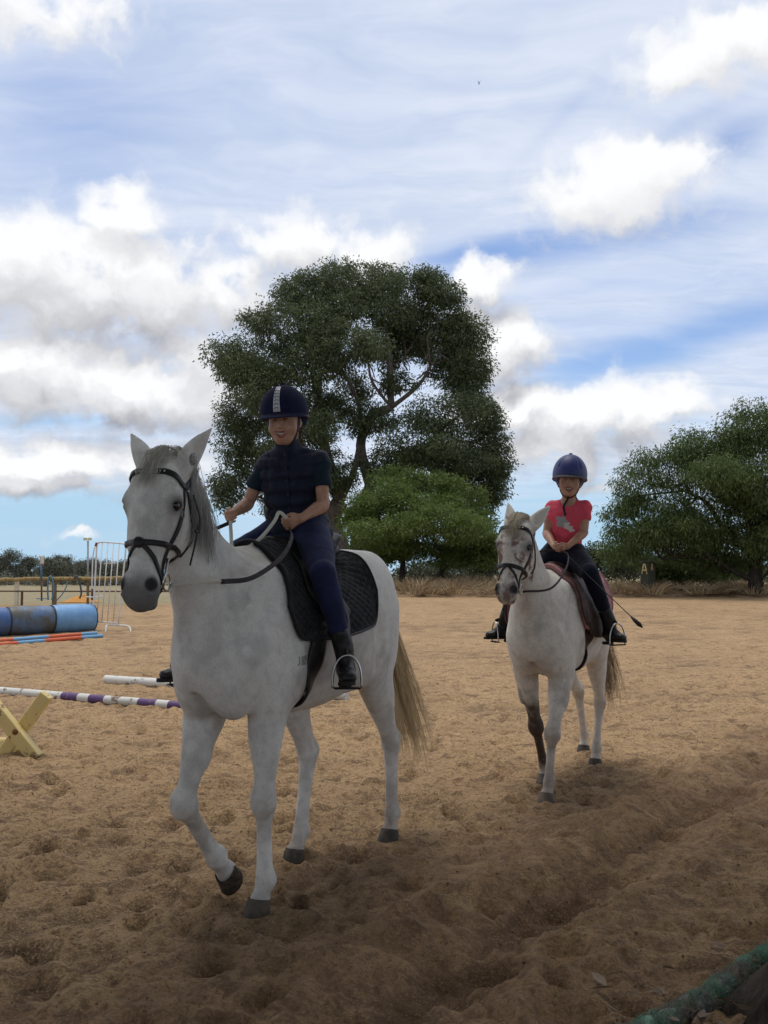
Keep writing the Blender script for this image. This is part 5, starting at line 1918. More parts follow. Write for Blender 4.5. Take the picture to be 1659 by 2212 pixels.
def tree(name, label, base, lobes, n, size, mat, barkm, limbs, r0, group=None, seed=1, twigs=0, **kw):
    rg = np.random.default_rng(seed)
    root = empty(name, base, 0, label, 'bush' if 'bush' in name or 'shrub' in name else 'tree', group)
    off = np.array(base)
    mb = MB()
    ends = []
    for (p, q, a, b) in limbs:
        pts = branch_mb(mb, rg, np.array(p) - off, np.array(q) - off, a, b)
        ends.append(pts)
    if twigs:
        Lc = np.array(lobes)
        for i in range(twigs):
            pts = ends[rg.integers(len(ends))]
            s0 = pts[rg.integers(len(pts) // 3, len(pts))]
            l = Lc[np.argsort(((Lc[:, :3] - off - s0) ** 2).sum(1))[rg.integers(0, min(5, len(Lc)))]]
            e = l[:3] - off + rg.normal(size=3) * l[3:6] * .5
            branch_mb(mb, rg, s0, e, r0 * .10, r0 * .02, .10, sides=5)
    mb.build('trunk', barkm, root)
    V, F, v = leaves(rg, lobes, n, size, **kw)
    mesh_obj('crown', V - off, F, mat, root, smooth=False, attrs=dict(v=v))
    return root


def plobes(Y, rows, depth=.8, split=0, seed=3):
    out = []
    s = Y / FPX
    if split:
        rs = np.random.default_rng(seed)
        new = []
        for r in rows:
            dY = r[4] if len(r) > 4 else 0
            for _ in range(split):
                a, q = rs.uniform(0, 6.28), rs.uniform(.25, .95)
                f = rs.uniform(.34, .62)
                new.append((r[0] + r[2] * q * math.cos(a), r[1] + r[3] * q * math.sin(a), r[2] * f + 4, r[3] * f + 3, dY + rs.uniform(-2.2, 1.5) * r[2] * s * .4))
        rows = new
    for r in rows:
        x, y, rx, ry = r[:4]
        dY = r[4] if len(r) > 4 else 0
        c = pix(x, y, Y + dY)
        out.append((*c, rx * s, (rx + ry) * .5 * s * depth, ry * s))
    return out


# the great gum behind the arena
Y = 52.0
rows = [(700, 640, 95, 62, 0), (860, 632, 100, 58, 0), (780, 612, 100, 46, 1), (655, 625, 55, 40), (930, 620, 40, 40), (640, 705, 105, 66, -1), (955, 690, 75, 66), (1000, 735, 55, 66), (1020, 790, 42, 55),
        (555, 775, 84, 58, -1), (505, 790, 42, 42), (600, 830, 90, 66, -2), (540, 890, 75, 60), (505, 950, 42, 58), (505, 1035, 46, 34), (500, 1085, 40, 24), (560, 1010, 60, 50), (640, 960, 85, 66, -2),
        (1005, 840, 50, 55), (960, 895, 90, 46, -2), (1045, 950, 52, 46), (1065, 1030, 38, 62), (1040, 1085, 36, 40), (900, 955, 90, 44, -2), (800, 905, 60, 36), (745, 745, 75, 46, -3), (680, 780, 60, 50, -3),
        (960, 990, 85, 40, -1), (840, 1000, 60, 34), (720, 1020, 60, 44, -1), (820, 720, 60, 40, 2), (700, 880, 60, 44), (860, 830, 44, 26), (620, 1080, 60, 46), (1000, 1010, 60, 36), (560, 690, 40, 30), (770, 830, 40, 30, 2), (930, 760, 46, 28, 3), (895, 735, 50, 34, 2), (845, 765, 44, 30, 2), (960, 800, 44, 36, 1), (885, 690, 60, 36, 1), (1050, 900, 40, 40), (1075, 990, 34, 44), (960, 1060, 60, 30, 1)]
B0 = np.array(pix(738, 1215, Y))
B0[2] = gz(B0[0], Y) - .1
fk = pix(735, 1085, Y)
K = lambda x, y, d=0: pix(x, y, Y + d)
limbs = [(B0, fk, .62, .50), (B0 + np.array((.7, .3, 0)), K(800, 1050), .42, .34), (fk, K(690, 890), .36, .24), (K(690, 890), K(650, 720), .22, .09), (K(690, 890), K(760, 700, 1), .15, .05), (fk, K(610, 960), .26, .12), (K(610, 960), K(530, 800), .12, .05),
         (K(610, 960), K(510, 1030), .09, .03), (K(800, 1050), K(845, 880), .32, .22), (K(845, 880), K(830, 690), .2, .08), (K(845, 880), K(930, 790), .14, .08), (K(930, 790), K(960, 690), .07, .03), (K(930, 790), K(1010, 750), .06, .02),
         (K(930, 790), K(870, 680, 1), .07, .03), (K(800, 1050), K(950, 930), .22, .10), (K(950, 930), K(1030, 830), .09, .04), (K(950, 930), K(1060, 960), .08, .03), (K(800, 1050), K(930, 1030), .14, .06), (K(930, 1030), K(1060, 1045), .07, .03), (fk, K(740, 800, 1), .22, .08),
         (K(845, 880), K(780, 740), .10, .04), (fk, K(560, 1080), .10, .04), (K(930, 790), K(985, 770), .05, .02), (K(900, 820), K(960, 730), .05, .02), (K(880, 800), K(905, 710), .05, .02)]
tree('gum_tree', 'huge dark green gum tree with spreading crown behind the arena', B0, plobes(Y, rows) + plobes(Y, rows, split=3), 270000, .19, M_gum, M_bark, limbs, .6, 'trees around the arena', 2, 120, droop=.55, shell=.35, csz=.62)

# rounded bright acacia in front of it
Y = 46.0
rows = [(905, 1078, 105, 50), (900, 1050, 70, 28), (830, 1100, 70, 46), (985, 1105, 66, 46), (785, 1150, 46, 40), (1030, 1155, 46, 40), (905, 1140, 120, 50, -2), (800, 1195, 50, 34), (1010, 1200, 56, 30), (870, 1185, 70, 26), (950, 1185, 70, 26), (760, 1120, 24, 20), (1058, 1195, 24, 24)]
B0 = np.array(pix(880, 1262, Y))
B0[2] = gz(B0[0], Y) - .05
K = lambda x, y, d=0: pix(x, y, Y + d)
limbs = [(B0, K(870, 1200), .16, .11), (K(870, 1200), K(820, 1120), .10, .04), (K(870, 1200), K(915, 1090), .10, .03), (B0 + np.array((1.6, 0, .05)), K(960, 1205), .13, .09), (K(960, 1205), K(1000, 1110), .08, .03), (K(960, 1205), K(940, 1120), .07, .03), (B0 + np.array((-.2, 0, .1)), K(800, 1190), .08, .04), (K(960, 1205), K(1045, 1180), .06, .03)]
tree('acacia_bush', 'bright green rounded acacia standing in front of the great gum', B0, plobes(Y, rows, split=6, seed=12), 100000, .15, M_acacia, M_bark_dark, limbs, .3, 'trees around the arena', 5, 50, droop=.25, aspect=.36, shell=.40, csz=.46)

# feathery tree at the right edge
Y = 40.0
rows = [(1600, 925, 92, 56), (1660, 905, 80, 50), (1530, 950, 60, 40), (1490, 970, 50, 36), (1640, 1000, 120, 80, -1), (1440, 1005, 66, 40), (1390, 1030, 50, 30), (1540, 1050, 120, 60, -1), (1350, 1068, 40, 26), (1330, 1110, 36, 22), (1410, 1110, 70, 36),
        (1620, 1120, 110, 70), (1470, 1160, 90, 36), (1380, 1160, 60, 28, 2), (1560, 1195, 110, 30, 1), (1340, 1150, 36, 22), (1720, 960, 90, 90), (1760, 1080, 90, 90), (1330, 1195, 40, 20), (1450, 1080, 70, 36), (1480, 1205, 70, 20, 3), (1570, 985, 70, 40), (1690, 1180, 80, 50), (1420, 1210, 60, 24, 4), (1500, 1225, 80, 26, 4), (1590, 1225, 70, 26, 2), (1350, 1180, 50, 30, 3), (1540, 1130, 90, 50), (1450, 1130, 80, 40), (1620, 1060, 90, 60)]
B0 = np.array(pix(1648, 1268, Y))
B0[2] = gz(B0[0], Y) - .1
K = lambda x, y, d=0: pix(x, y, Y + d)
limbs = [(B0, K(1632, 1190), .34, .26), (K(1632, 1190), K(1610, 1080), .22, .13), (K(1610, 1080), K(1590, 950), .13, .04), (K(1632, 1190), K(1560, 1140), .17, .11), (K(1560, 1140), K(1480, 1040), .11, .04), (K(1560, 1140), K(1440, 1120), .09, .03),
         (B0 + np.array((0, 0, .6)), K(1500, 1195), .13, .07), (K(1500, 1195), K(1370, 1160), .07, .02), (K(1632, 1190), K(1680, 1060), .2, .08), (K(1610, 1080), K(1540, 980), .09, .03), (K(1480, 1040), K(1400, 1040), .05, .02), (K(1480, 1060), K(1345, 1080), .05, .015), (K(1500, 1195), K(1420, 1200), .05, .02)]
tree('feathery_tree', 'wide dark feathery tree with low limbs at the edge of the arena', B0, plobes(Y, rows, split=5, seed=8) + plobes(Y, rows[9:16] + rows[22:]), 150000, .17, M_broad, M_bark_dark, limbs, .42, 'trees around the arena', 9, 110, droop=.8, aspect=.24, shell=.30, csz=.60)

# scrub between and beneath the trees
for i, (x, y, rx, ry, Y, n, m, lb) in enumerate((
        (1285, 1210, 62, 34, 60, 5200, M_scrub, 'grey green scrub bush behind the pony hindquarters'),
        (1362, 1216, 50, 36, 58, 4200, M_scrub, 'olive scrub bush between the pony and the letter marker'),
        (1205, 1222, 60, 26, 66, 3600, M_scrub, 'low scrub bush seen behind the rider in pink'),
        (1450, 1236, 44, 26, 43, 3800, M_broad, 'low dark bush beside the letter marker under the feathery tree'),
        (1540, 1240, 50, 22, 46, 3400, M_broad, 'low dark bush under the middle of the feathery tree'),
        (1600, 1232, 60, 30, 52, 3600, M_scrub, 'shaded scrub bush behind the trunk of the feathery tree'),
        (1040, 1226, 46, 24, 56, 2800, M_scrub, 'dull green shrub at the foot of the rounded acacia'),
        (770, 1222, 60, 26, 58, 2800, M_scrub, 'dull shrub at the foot of the great gum'))):
    c = pix(x, y, Y)
    b = np.array((c[0], Y, gz(c[0], Y) - .05))
    rg = np.random.default_rng(50 + i)
    lob = plobes(Y, [(x + rg.uniform(-.7, .7) * rx, y + rg.uniform(-.5, .5) * ry, rx * rg.uniform(.35, .6), ry * rg.uniform(.4, .7)) for _ in range(7)])
    stems = [(b + rg.normal(size=3) * np.array((.2, .2, 0)), np.array(l[:3]), .05, .015) for l in lob[:5]]
    tree('scrub_bush', lb, b, lob, n, .20, m, M_bark_dark, stems, .08, 'scrub bushes under the trees', 60 + i, 0, droop=.2, shell=.3, csz=.45)

# far line of trees across the paddock
far = [(-22, 1188, 34, 1264), (22, 1176, 36, 1264), (62, 1196, 30, 1265), (98, 1194, 34, 1265), (132, 1184, 28, 1265), (168, 1202, 34, 1266), (206, 1190, 36, 1266), (246, 1204, 32, 1266), (292, 1198, 36, 1266)]
rg = np.random.default_rng(77)
where = ('far tree cut off by the left edge of the photo', 'tallest far tree, its open crown showing a gap of sky', 'low far tree beyond the cream fence post', 'far tree directly beyond the tap standpipe',
         'pointed far tree beyond the brown wooden fence post', 'low far tree between the pointed one and the floodlight pole', 'far tree directly beyond the floodlight pole', 'far tree seen through the bars of the white barrier',
         'far tree beyond the face of the leading white horse')
for i, (x, top, rx, bot) in enumerate(far):
    Y = 120 + rg.uniform(-12, 14)
    c = pix(x, bot, Y)
    b = np.array((c[0], Y, 0.0))
    hgt = bot - top
    lob = []
    for k_ in range(10):
        u_ = rg.uniform(-.8, .8)
        lob.append((x + u_ * rx, top + hgt * (.14 + .30 * abs(u_) + .45 * rg.uniform()), rx * rg.uniform(.22, .38), hgt * rg.uniform(.08, .15)))
    lob = plobes(Y, lob, .9)
    limbs = [(b, pix(x, top + hgt * .45, Y), .30, .18)] + [(pix(x, top + hgt * .6, Y), np.array(l[:3]), .14, .05) for l in lob[:4]]
    tree('paddock_tree', where[i], b, lob, 15000, .17, M_far, M_bark, limbs, .3, 'trees in the far line across the paddock', 100 + i, 0, droop=.2, aspect=.5, shell=.25, csz=1.0)
# far understorey that reads as one mass
lob = []
for k_ in range(110):
    Y = 116 + rg.uniform(-4, 20)
    x = rg.uniform(-240, 640)
    lob += plobes(Y, [(x, rg.uniform(1246, 1264), rg.uniform(10, 26), rg.uniform(6, 12))], .8)
V, F, v = leaves(rg, lob, 40000, .24, droop=.2, aspect=.5, shell=.3, csz=1.1)
mesh_obj('undergrowth', V, F, M_far, smooth=False, attrs=dict(v=v), kind='stuff')

lob = []
for k_ in range(90):
    Y = rg.uniform(62, 76)
    lob += plobes(Y, [(rg.uniform(560, 1760), rg.uniform(1222, 1246), rg.uniform(16, 40), rg.uniform(10, 20))], .8)
V, F, v = leaves(rg, lob, 26000, .26, droop=.2, aspect=.4, shell=.2, csz=.6)
mesh_obj('undergrowth', V, F, M_scrub, smooth=False, attrs=dict(v=v), kind='stuff')

# dry grass along the edge of the arena
M_straw = leaf_mat('dry_grass', (.17, .115, .065), (.30, .215, .12), (.42, .33, .19))
st = []
rg = np.random.default_rng(21)
for k_ in range(150):
    xx = rg.choice([rg.uniform(835, 1080), rg.uniform(1080, 1300), rg.uniform(1300, 1680)], p=(.42, .12, .46))
    Y = rg.uniform(39.2, 47)
    c = pix(xx, 1260, Y)
    hh = rg.uniform(.25, .75) if xx < 1090 else rg.uniform(.2, .6)
    for b_ in range(46):
        a = rg.normal(size=2) * .22
        p = np.array((c[0] + a[0], Y + a[1], gz(c[0], Y) + .12))
        d = np.array((a[0] * 1.2 + rg.normal() * .1, a[1] * 1.2 + rg.normal() * .1, hh * rg.uniform(.6, 1.15)))
        st.append([p, p + d * .55, p + d + np.array((a[0] * .5, a[1] * .5, -.05))])
V, F = hair(np.array(st), .016)
mesh_obj('dry_grass', V, F, M_straw, smooth=False, attrs=dict(v=np.repeat(rg.uniform(size=len(st)), 9)), kind='stuff')
# bank of bare litter at the arena edge
bx = np.linspace(-4, 24, 150)
by = np.linspace(38.6, 50, 34)
BX, BY = np.meshgrid(bx, by, indexing='ij')
bzv = base_z(BX.ravel(), BY.ravel()) + .30 * sstep(0, .16, (BY.ravel() - 38.6) / 11.4) * (1 - .2 * sstep(.7, 1, (BY.ravel() - 38.6) / 11.4)) + .10 * fbm(np.stack([BX.ravel(), BY.ravel(), 0 * BX.ravel()], 1) * 1.2, 4, 3) - .12
bg_ = np.arange(BX.size).reshape(BX.shape)
bank = mesh_obj('bank', np.stack([BX.ravel(), BY.ravel(), bzv], 1), np.stack([bg_[:-1, :-1], bg_[1:, :-1], bg_[1:, 1:], bg_[:-1, 1:]], -1).reshape(-1, 4),
                material('bank_litter', rough=.95, spec=.1, fn=lambda nt, co: {'color': nt.mix(nt.ss(nt.noise(co, 1.6, 6, .7), .35, .65), (.115, .072, .045), (.29, .19, .11)), 'bump': nt.bump(nt.noise(co, 9, 5), .9, .08)}))
bank['kind'] = 'structure'
# ------------------------------------------------------------------ things standing about the arena
def paint_mat(name, c, chip, amount=.5, scale=9, rough=.55):
    def f(nt, co):
        n = nt.noise(co, scale, 6, .7)
        n2 = nt.noise(co, 3, 3, .5)
        col = nt.mix(nt.ss(n2, .3, .7, 0, .35), c, tuple(x * .72 for x in c))
        col = nt.mix(nt.ss(n, 1 - amount * .62, 1 - amount * .62 + .05), col, chip)
        return {'color': col, 'bump': nt.bump(n, .15, .004)}
    return material(name, c, rough, fn=f)


def ground_pt(px_, py_):
    p0, p1 = pix(px_, py_, 1.0), pix(px_, py_, 2.0)
    d = p1 - p0
    Y = 6.0
    for _ in range(12):
        p = p0 + d * (Y - 1)
        Y += (gz(p[0], Y) - p[2]) / d[2]
        Y = min(max(Y, 1.5), 80)
    return p0 + d * (Y - 1)


def striped_pole(name, label, cat, A, B, r, bands, wear=None, group=None):
    """bands: list of (t0, t1, material, band name) along A-B."""
    A, B = np.array(A, float), np.array(B, float)
    root = empty(name, A, 0, label, cat, group)
    rg = np.random.default_rng(int(abs(A[0] * 100)))
    d = B - A
    first = True
    for (t0, t1, m, nm) in bands:
        n = max(3, int((t1 - t0) * 16))
        P = [d * t for t in np.linspace(t0, t1, n)]
        rr = np.full(n, r) * (1 + .006 * rg.normal(size=n))
        MB().tube(P, rr, 18).build(nm, m, root, angle=50)
    return root


M_white_paint = paint_mat('chipped_white_paint', (.66, .65, .61), (.20, .13, .08), .72, 9)
M_white_steel = paint_mat('white_painted_steel', (.72, .71, .69), (.28, .12, .06), .44, 16)
M_purple = paint_mat('purple_paint', (.105, .045, .155), (.30, .24, .22), .66, 14)
M_yellow = paint_mat('faded_yellow_paint', (.80, .63, .27), (.26, .17, .09), .70, 10)
M_sky_paint = paint_mat('light_blue_paint', (.16, .36, .60), (.30, .30, .30), .44, 14)
M_orange_paint = paint_mat('orange_paint', (.62, .12, .045), (.35, .25, .2), .44, 14)
M_rust = material('rust', (.20, .075, .03), .9)
M_log = bark('peeled_log', (.24, .17, .075), (.38, .28, .13))
M_post_wood = bark('weathered_post', (.17, .125, .085), (.27, .20, .13))
M_rust_rail = material('rusty_pipe', (.10, .055, .035), .8)
M_cream = paint_mat('cream_paint', (.60, .57, .43), (.3, .26, .18), .42, 8)
M_hose = material('blue_hose', (.075, .20, .27), .5)
M_hose_dark = material('dark_hose', (.035, .05, .06), .5)
M_pipe_blue = material('blue_pipe', (.06, .17, .30), .5)
M_orange_sand = material('orange_sand', rough=.95, fn=lambda nt, co: {'color': nt.mix(nt.ss(nt.noise(co, 5, 5), .35, .65), (.56, .26, .05), (.42, .19, .045)), 'bump': nt.bump(nt.noise(co, 20, 4), .7, .03)})
M_galv = material('galvanised', (.32, .33, .34), .5, metal=.6)

# --- barrels
axis = np.array((-.75, -.66, 0))
axis /= np.linalg.norm(axis)
Rb, Lb = .325, 1.0
b0 = np.array((-7.02, 22.4, 0))


def barrel_mat(name, c, c2, dirt):
    return material(name, rough=.5, spec=.4, fn=lambda nt, co: {
        'color': nt.mix(nt.ss(nt.noise(co, 2.2, 5, .65), 1 - dirt, 1.25 - dirt), nt.mix(nt.ss(nt.noise(co, 5, 4), .35, .7), c, c2), (.085, .085, .075)), 'bump': nt.bump(nt.noise(co, 12, 4), .12, .02)})


for i, (m, lb) in enumerate(((barrel_mat('pale_blue_plastic', (.14, .31, .56), (.20, .37, .60), .26), 'light blue plastic barrel at the end of the row next to the white barrier'),
                             (barrel_mat('grimy_blue_plastic', (.080, .15, .28), (.13, .18, .24), .64), 'grimy grey blue barrel in the middle of the row'),
                             (barrel_mat('blue_plastic', (.045, .105, .28), (.07, .14, .30), .50), 'darker blue barrel cut off by the left edge of the photo'))):
    c = b0 + axis * (Lb + .012) * i
    c[2] = gz(c[0], c[1]) + Rb - .02
    rt = empty('barrel', (c[0], c[1], c[2] - Rb), 0, lb, 'barrel', 'blue barrels laid in a row')
    prof = [(Rb * .80, .012), (Rb * .86, .0), (Rb * .97, .012), (Rb, .05)]
    for t in np.linspace(.08, .92, 24):
        rib = -.010 * math.exp(-((t - .31) / .018) ** 2) - .010 * math.exp(-((t - .69) / .018) ** 2)
        prof.append((Rb + .006 * math.sin(t * math.pi) + rib, t * Lb))
    prof += [(Rb, Lb - .05), (Rb * .97, Lb - .012), (Rb * .86, Lb), (Rb * .80, Lb - .012)]
    MB().lathe(prof, 40, axis=axis, org=(0, 0, Rb)).build('shell', m, rt, angle=45)
    for e_ in (0.004, Lb - .004):
        MB().lathe([(Rb * .90, e_ - .012), (Rb * .985, e_ - .012), (Rb * .985, e_ + .012), (Rb * .90, e_ + .012)], 36, axis=axis, org=(0, 0, Rb)).build('rim', material('dark_rim', (.02, .03, .06), .6) if i == 0 and e_ < .1 else bpy.data.materials['dark_rim'], rt, angle=40)
    for sg in (-1, 1):
        q = np.cross(axis, (0, 0, 1))
        p_ = np.array((0, 0, Rb)) - axis * .006 + q * sg * .19
        MB().lathe([(.001, -.012), (.035, -.012), (.035, .0), (.001, .0)], 16, axis=axis, org=p_).build('bung', m, rt)

# --- striped poles in front of the barrels
for (A_, B_, lb, bands) in (((221, 1377), (-60, 1401), 'blue and orange pole nearest the camera in front of the barrels', [(0, .18, M_sky_paint), (.18, .48, M_orange_paint), (.48, .68, M_sky_paint), (.68, .87, M_orange_paint), (.87, 1.0, M_sky_paint)]),
                            ((209, 1371), (-60, 1392), 'blue and orange pole tucked against the barrels', [(0, .14, M_sky_paint), (.14, .42, M_orange_paint), (.42, .70, M_sky_paint), (.70, .92, M_orange_paint), (.92, 1.0, M_sky_paint)])):
    A, B = ground_pt(*A_), ground_pt(*B_)
    A[2] += .035
    B[2] += .035
    striped_pole('jump_pole', lb, 'jump pole', A, B, .040, [(a, b, m, 'painted_band') for a, b, m in bands], group='painted jump poles on the sand')

# --- white and purple pole, plain white pole
A, B = ground_pt(-190, 1486), ground_pt(505, 1541)
A[2] += .05
B[2] += .028
xs = [-190, 137, 172, 196, 229, 302, 341, 367, 401, 440, 470, 505]
proj_t = []
for x in xs:
    lo_, hi_ = 0.0, 1.0
    for _ in range(40):
        t = (lo_ + hi_) / 2
        p = A + (B - A) * t
        if 829.5 + FPX * p[0] / (p[1] * math.cos(PITCH) + (p[2] - CAM_H) * math.sin(PITCH)) < x:
            lo_ = t
        else:
            hi_ = t
    proj_t.append((lo_ + hi_) / 2)
proj_t[0], proj_t[-1] = 0, 1
striped_pole('jump_pole', 'white jump pole with purple bands lying behind the yellow cross stand', 'jump pole', A, B, .052,
             [(proj_t[i], proj_t[i + 1], M_white_paint if i % 2 == 0 else M_purple, 'painted_band') for i in range(len(xs) - 1)], group='painted jump poles on the sand')
A, B = ground_pt(229, 1476), ground_pt(750, 1512)
A[2] += .045
B[2] += .045
tag(MB().tube([A + (B - A) * t for t in np.linspace(0, 1, 20)], .064, 20).build('jump_pole', M_white_paint, angle=50), 'plain white jump pole with chipped paint lying beyond the leading horse', 'jump pole', 'painted jump poles on the sand')

# --- yellow cross stand
Yx = 7.45
cs = empty('cavaletti_stand', pix(44, 1640, Yx), 0, 'faded yellow wooden cross stand with rusty bolt at the left edge', 'cross stand')
off = np.array(cs.location)


def beam(P, Q, w, t, nm, dy, mat=None):
    P, Q = np.array(P) - off + np.array((0, dy, 0)), np.array(Q) - off + np.array((0, dy, 0))
    d = Q - P
    L = np.linalg.norm(d)
    ez = d / L
    ex = nz(np.cross((0, 1, 0), ez))
    ey = np.cross(ez, ex)
    MB().box((P + Q) / 2, (w, t, L), rot=np.stack([ex, ey, ez]).T, bev=.006).build(nm, mat or M_yellow, cs, smooth=False)


beam(pix(-12, 1650, Yx), pix(97, 1502, Yx), .098, .095, 'beam', .05)
beam(pix(-42, 1480, Yx), pix(84, 1636, Yx), .098, .095, 'beam', -.048)
MB().lathe([(.001, .016), (.018, .014), (.022, .002), (.024, .0)], 12, axis=(0, -1, 0), org=np.array(pix(43, 1577, Yx)) - off + np.array((0, -.096, 0))).build('bolt', M_rust, cs)
MB().tube([np.array(pix(18, 1606, Yx + .10)) - off, np.array(pix(-240, 1590, Yx + 2.6)) - off], .045, 14).build('rail', M_yellow, cs)
beam(pix(-30, 1640, Yx + .35), pix(52, 1622, Yx + .35), .08, .08, 'brace', .0)

# --- tall white steel barrier
Yg = 22.3
G = lambda x, y, d=0.0: np.array(pix(x, y, Yg + d))
gt = empty('steel_barrier', (G(230, 1345)[0], Yg, gz(G(230, 1345)[0], Yg)), 0, 'tall white steel barrier with vertical bars behind the barrels', 'barrier')
off = np.array(gt.location)
def gtube(nm, pts, r, mat=M_white_steel, n=10):
    return MB().tube([np.array(p) - off for p in pts], r, n).build(nm, mat, gt)
top = spline([G(199, 1344), G(205, 1262), G(209, 1182), G(212, 1174), G(220, 1171), G(262, 1174), G(270, 1178), G(271.5, 1188), G(264, 1262), G(256, 1346)], 5)
gtube('frame', top, .019)
gtube('bottom_rail', [G(199, 1341.5), G(257, 1346.5)], .017)
for xt, xb in ((221, 208.5), (233.5, 220), (245.5, 232), (258, 244.5)):
    gtube('bar', [G(xt, 1172), G(xb, 1344)], .012)
gtube('second_frame', spline([G(206, 1178, .12), G(201, 1200, .12), G(199, 1250, .12), G(197.5, 1306, .12)], 3), .016)
gtube('lower_leg', [G(197.5, 1304, .10), G(195.5, 1346, .10)], .016, M_rust_rail)
gtube('top_joint', [G(206.5, 1180, -.01), G(209, 1172, -.01)], .028, M_rust)
gtube('hinge_arm', spline([G(185, 1289), G(199, 1290), G(212, 1290), G(222, 1287)], 3), .014)
gtube('hinge_pin', [G(199, 1272, .06), G(199, 1296, .06)], .026, M_rust_rail)
gtube('cross_tie', [G(224, 1217), G(249, 1216)], .010)
gtube('foot', spline([G(228, 1369, -.3), G(229, 1356, -.2), G(234, 1350), G(258, 1351), G(274, 1352), G(281, 1357, -.1), G(282, 1369, -.2)], 4), .020)

# --- post and rail fence with tap and hoses
Yf = 33.0
Fp = lambda x, y, d=0.0: np.array(pix(x, y, Yf + d))
fx0 = Fp(60, 1296)
fe = empty('rail_fence', (fx0[0], Yf, gz(fx0[0], Yf)), 0, 'wooden post and rail fence along the left side of the arena', 'fence')
off = np.array(fe.location)
rg = np.random.default_rng(12)
pts = [Fp(-120, 1257), Fp(0, 1252.5), Fp(60, 1251.2), Fp(118, 1250), Fp(190, 1249.6), Fp(268, 1249.2), Fp(400, 1249), Fp(560, 1250)]
P = spline([p - off for p in pts], 8)
P[:, 2] += .01 * rg.normal(size=len(P))
MB().tube(P, .068 * (1 + .06 * rg.normal(size=len(P))), 12).build('top_rail', M_log, fe)
MB().tube([p - off for p in (Fp(-120, 1277.5, .1), Fp(0, 1277, .1), Fp(270, 1277.5, .1), Fp(560, 1278, .1))], .026, 8).build('lower_rail', M_rust_rail, fe)
def post(x, y0, y1, w, m, nm='post', d=.12, round_=False):
    a, b = Fp(x, y0, d) - off, Fp(x, y1, d) - off
    b[2] -= .25
    if round_:
        MB().tube([b, a], w / 2, 12).build(nm, m, fe, angle=50)
    else:
        MB().box((a + b) / 2, (w, w, abs(a[2] - b[2])), bev=.008).build(nm, m, fe, smooth=False)
post(117.5, 1247, 1296, .17, M_post_wood, round_=True)
post(36, 1255, 1296, .13, M_cream, d=.16)
post(47.5, 1278, 1297, .07, M_rust_rail, d=.06)
post(190, 1250, 1296, .10, M_post_wood, round_=True)
post(330, 1248, 1296, .16, M_post_wood, round_=True)
post(480, 1248, 1297, .16, M_post_wood, round_=True)
tp = empty('tap_standpipe', (Fp(89, 1296)[0], Yf - .35, gz(Fp(89, 1296)[0], Yf)), 0, 'tall blue tap standpipe strapped beside the wooden fence', 'standpipe')
off = np.array(tp.location)
T_ = lambda x, y: np.array(pix(x, y, Yf - .35)) - off
MB().tube([T_(90, 1298), T_(89.5, 1252)], .030, 10).build('post', M_rust_rail, tp)
MB().tube([T_(89.5, 1252), T_(89, 1205)], .036, 10).build('pipe', M_pipe_blue, tp)
MB().box(T_(91.5, 1211), (.10, .10, .22), bev=.01).build('tap_head', M_cream, tp, smooth=False)
MB().tube([T_(84, 1202.5), T_(94, 1202.5)], .028, 8).build('spray_arm', M_cream, tp)
MB().tube([T_(91, 1216), T_(93.5, 1222)], .022, 8).build('valve', M_orange_paint, tp)
MB().box(T_(92, 1295) + np.array((0, 0, .03)), (.42, .12, .03), bev=.006).build('foot', M_pipe_blue, tp, smooth=False)
H_ = lambda x, y, d=-.10: np.array(pix(x, y, Yf + d))
for lb, paths, r, m in (('blue hose looped over the fence rail beside the wooden post', [spline([H_(104, 1296), H_(103, 1275), H_(104, 1252), H_(110, 1245), H_(114.5, 1255), H_(116, 1275), H_(112, 1296)], 6)], .030, M_hose),
                        ('dark hose hung over the fence rail near the white barrier', [spline([H_(160, 1250), H_(165, 1244), H_(170, 1252), H_(174, 1268), H_(175.5, 1282), H_(172, 1293)], 6)], .032, M_hose_dark),
                        ('thin blue hose trailing down from the fence to the sand', [spline([H_(146, 1256), H_(143, 1268), H_(134, 1284), H_(122, 1297)], 6)], .020, M_hose)):
    mb = MB()
    for P in paths:
        mb.tube(P, r, 8)
    tag(mb.build('hose', m), lb, 'hose', 'hoses hung on the fence')

# orange sand heap
c = pix(176, 1290, 36.0)
hx, hy = np.meshgrid(np.linspace(-1, 1, 44), np.linspace(-1, 1, 24), indexing='ij')
rr = np.sqrt(hx ** 2 + hy ** 2)
hz = np.maximum(0, 1 - rr) ** .75 * .17 * (1 + .7 * fbm(np.stack([hx.ravel(), hy.ravel(), 0 * hx.ravel()], 1) * 3, 3, 6).reshape(hx.shape)) - .04
zz = base_z((c[0] + hx * .78).ravel(), (36 + hy * .7).ravel())
gi2 = np.arange(hx.size).reshape(hx.shape)
o = mesh_obj('sand_heap', np.stack([c[0] + hx.ravel() * .78, 36 + hy.ravel() * .7, zz + hz.ravel() + .06], 1), np.stack([gi2[:-1, :-1], gi2[1:, :-1], gi2[1:, 1:], gi2[:-1, 1:]], -1).reshape(-1, 4), M_orange_sand)
tag(o, 'small heap of bright orange sand beyond the fence', 'sand heap')

# floodlight pole far off
Yp = 90.0
c = pix(190, 1262, Yp)
fl = empty('floodlight_pole', (c[0], Yp, 0), 0, 'slender grey floodlight pole rising above the far trees', 'light pole')
off = np.array(fl.location)
MB().tube([np.array((0, 0, 0)), np.array(pix(190, 1168, Yp)) - off], .09, 8).build('pole', M_galv, fl)
for dx_ in (-.22, .22):
    MB().box(np.array(pix(190, 1165.5, Yp)) - off + np.array((dx_, -.1, .05)), (.34, .25, .26), bev=.02).build('lamp_head', M_cream, fl, smooth=False)

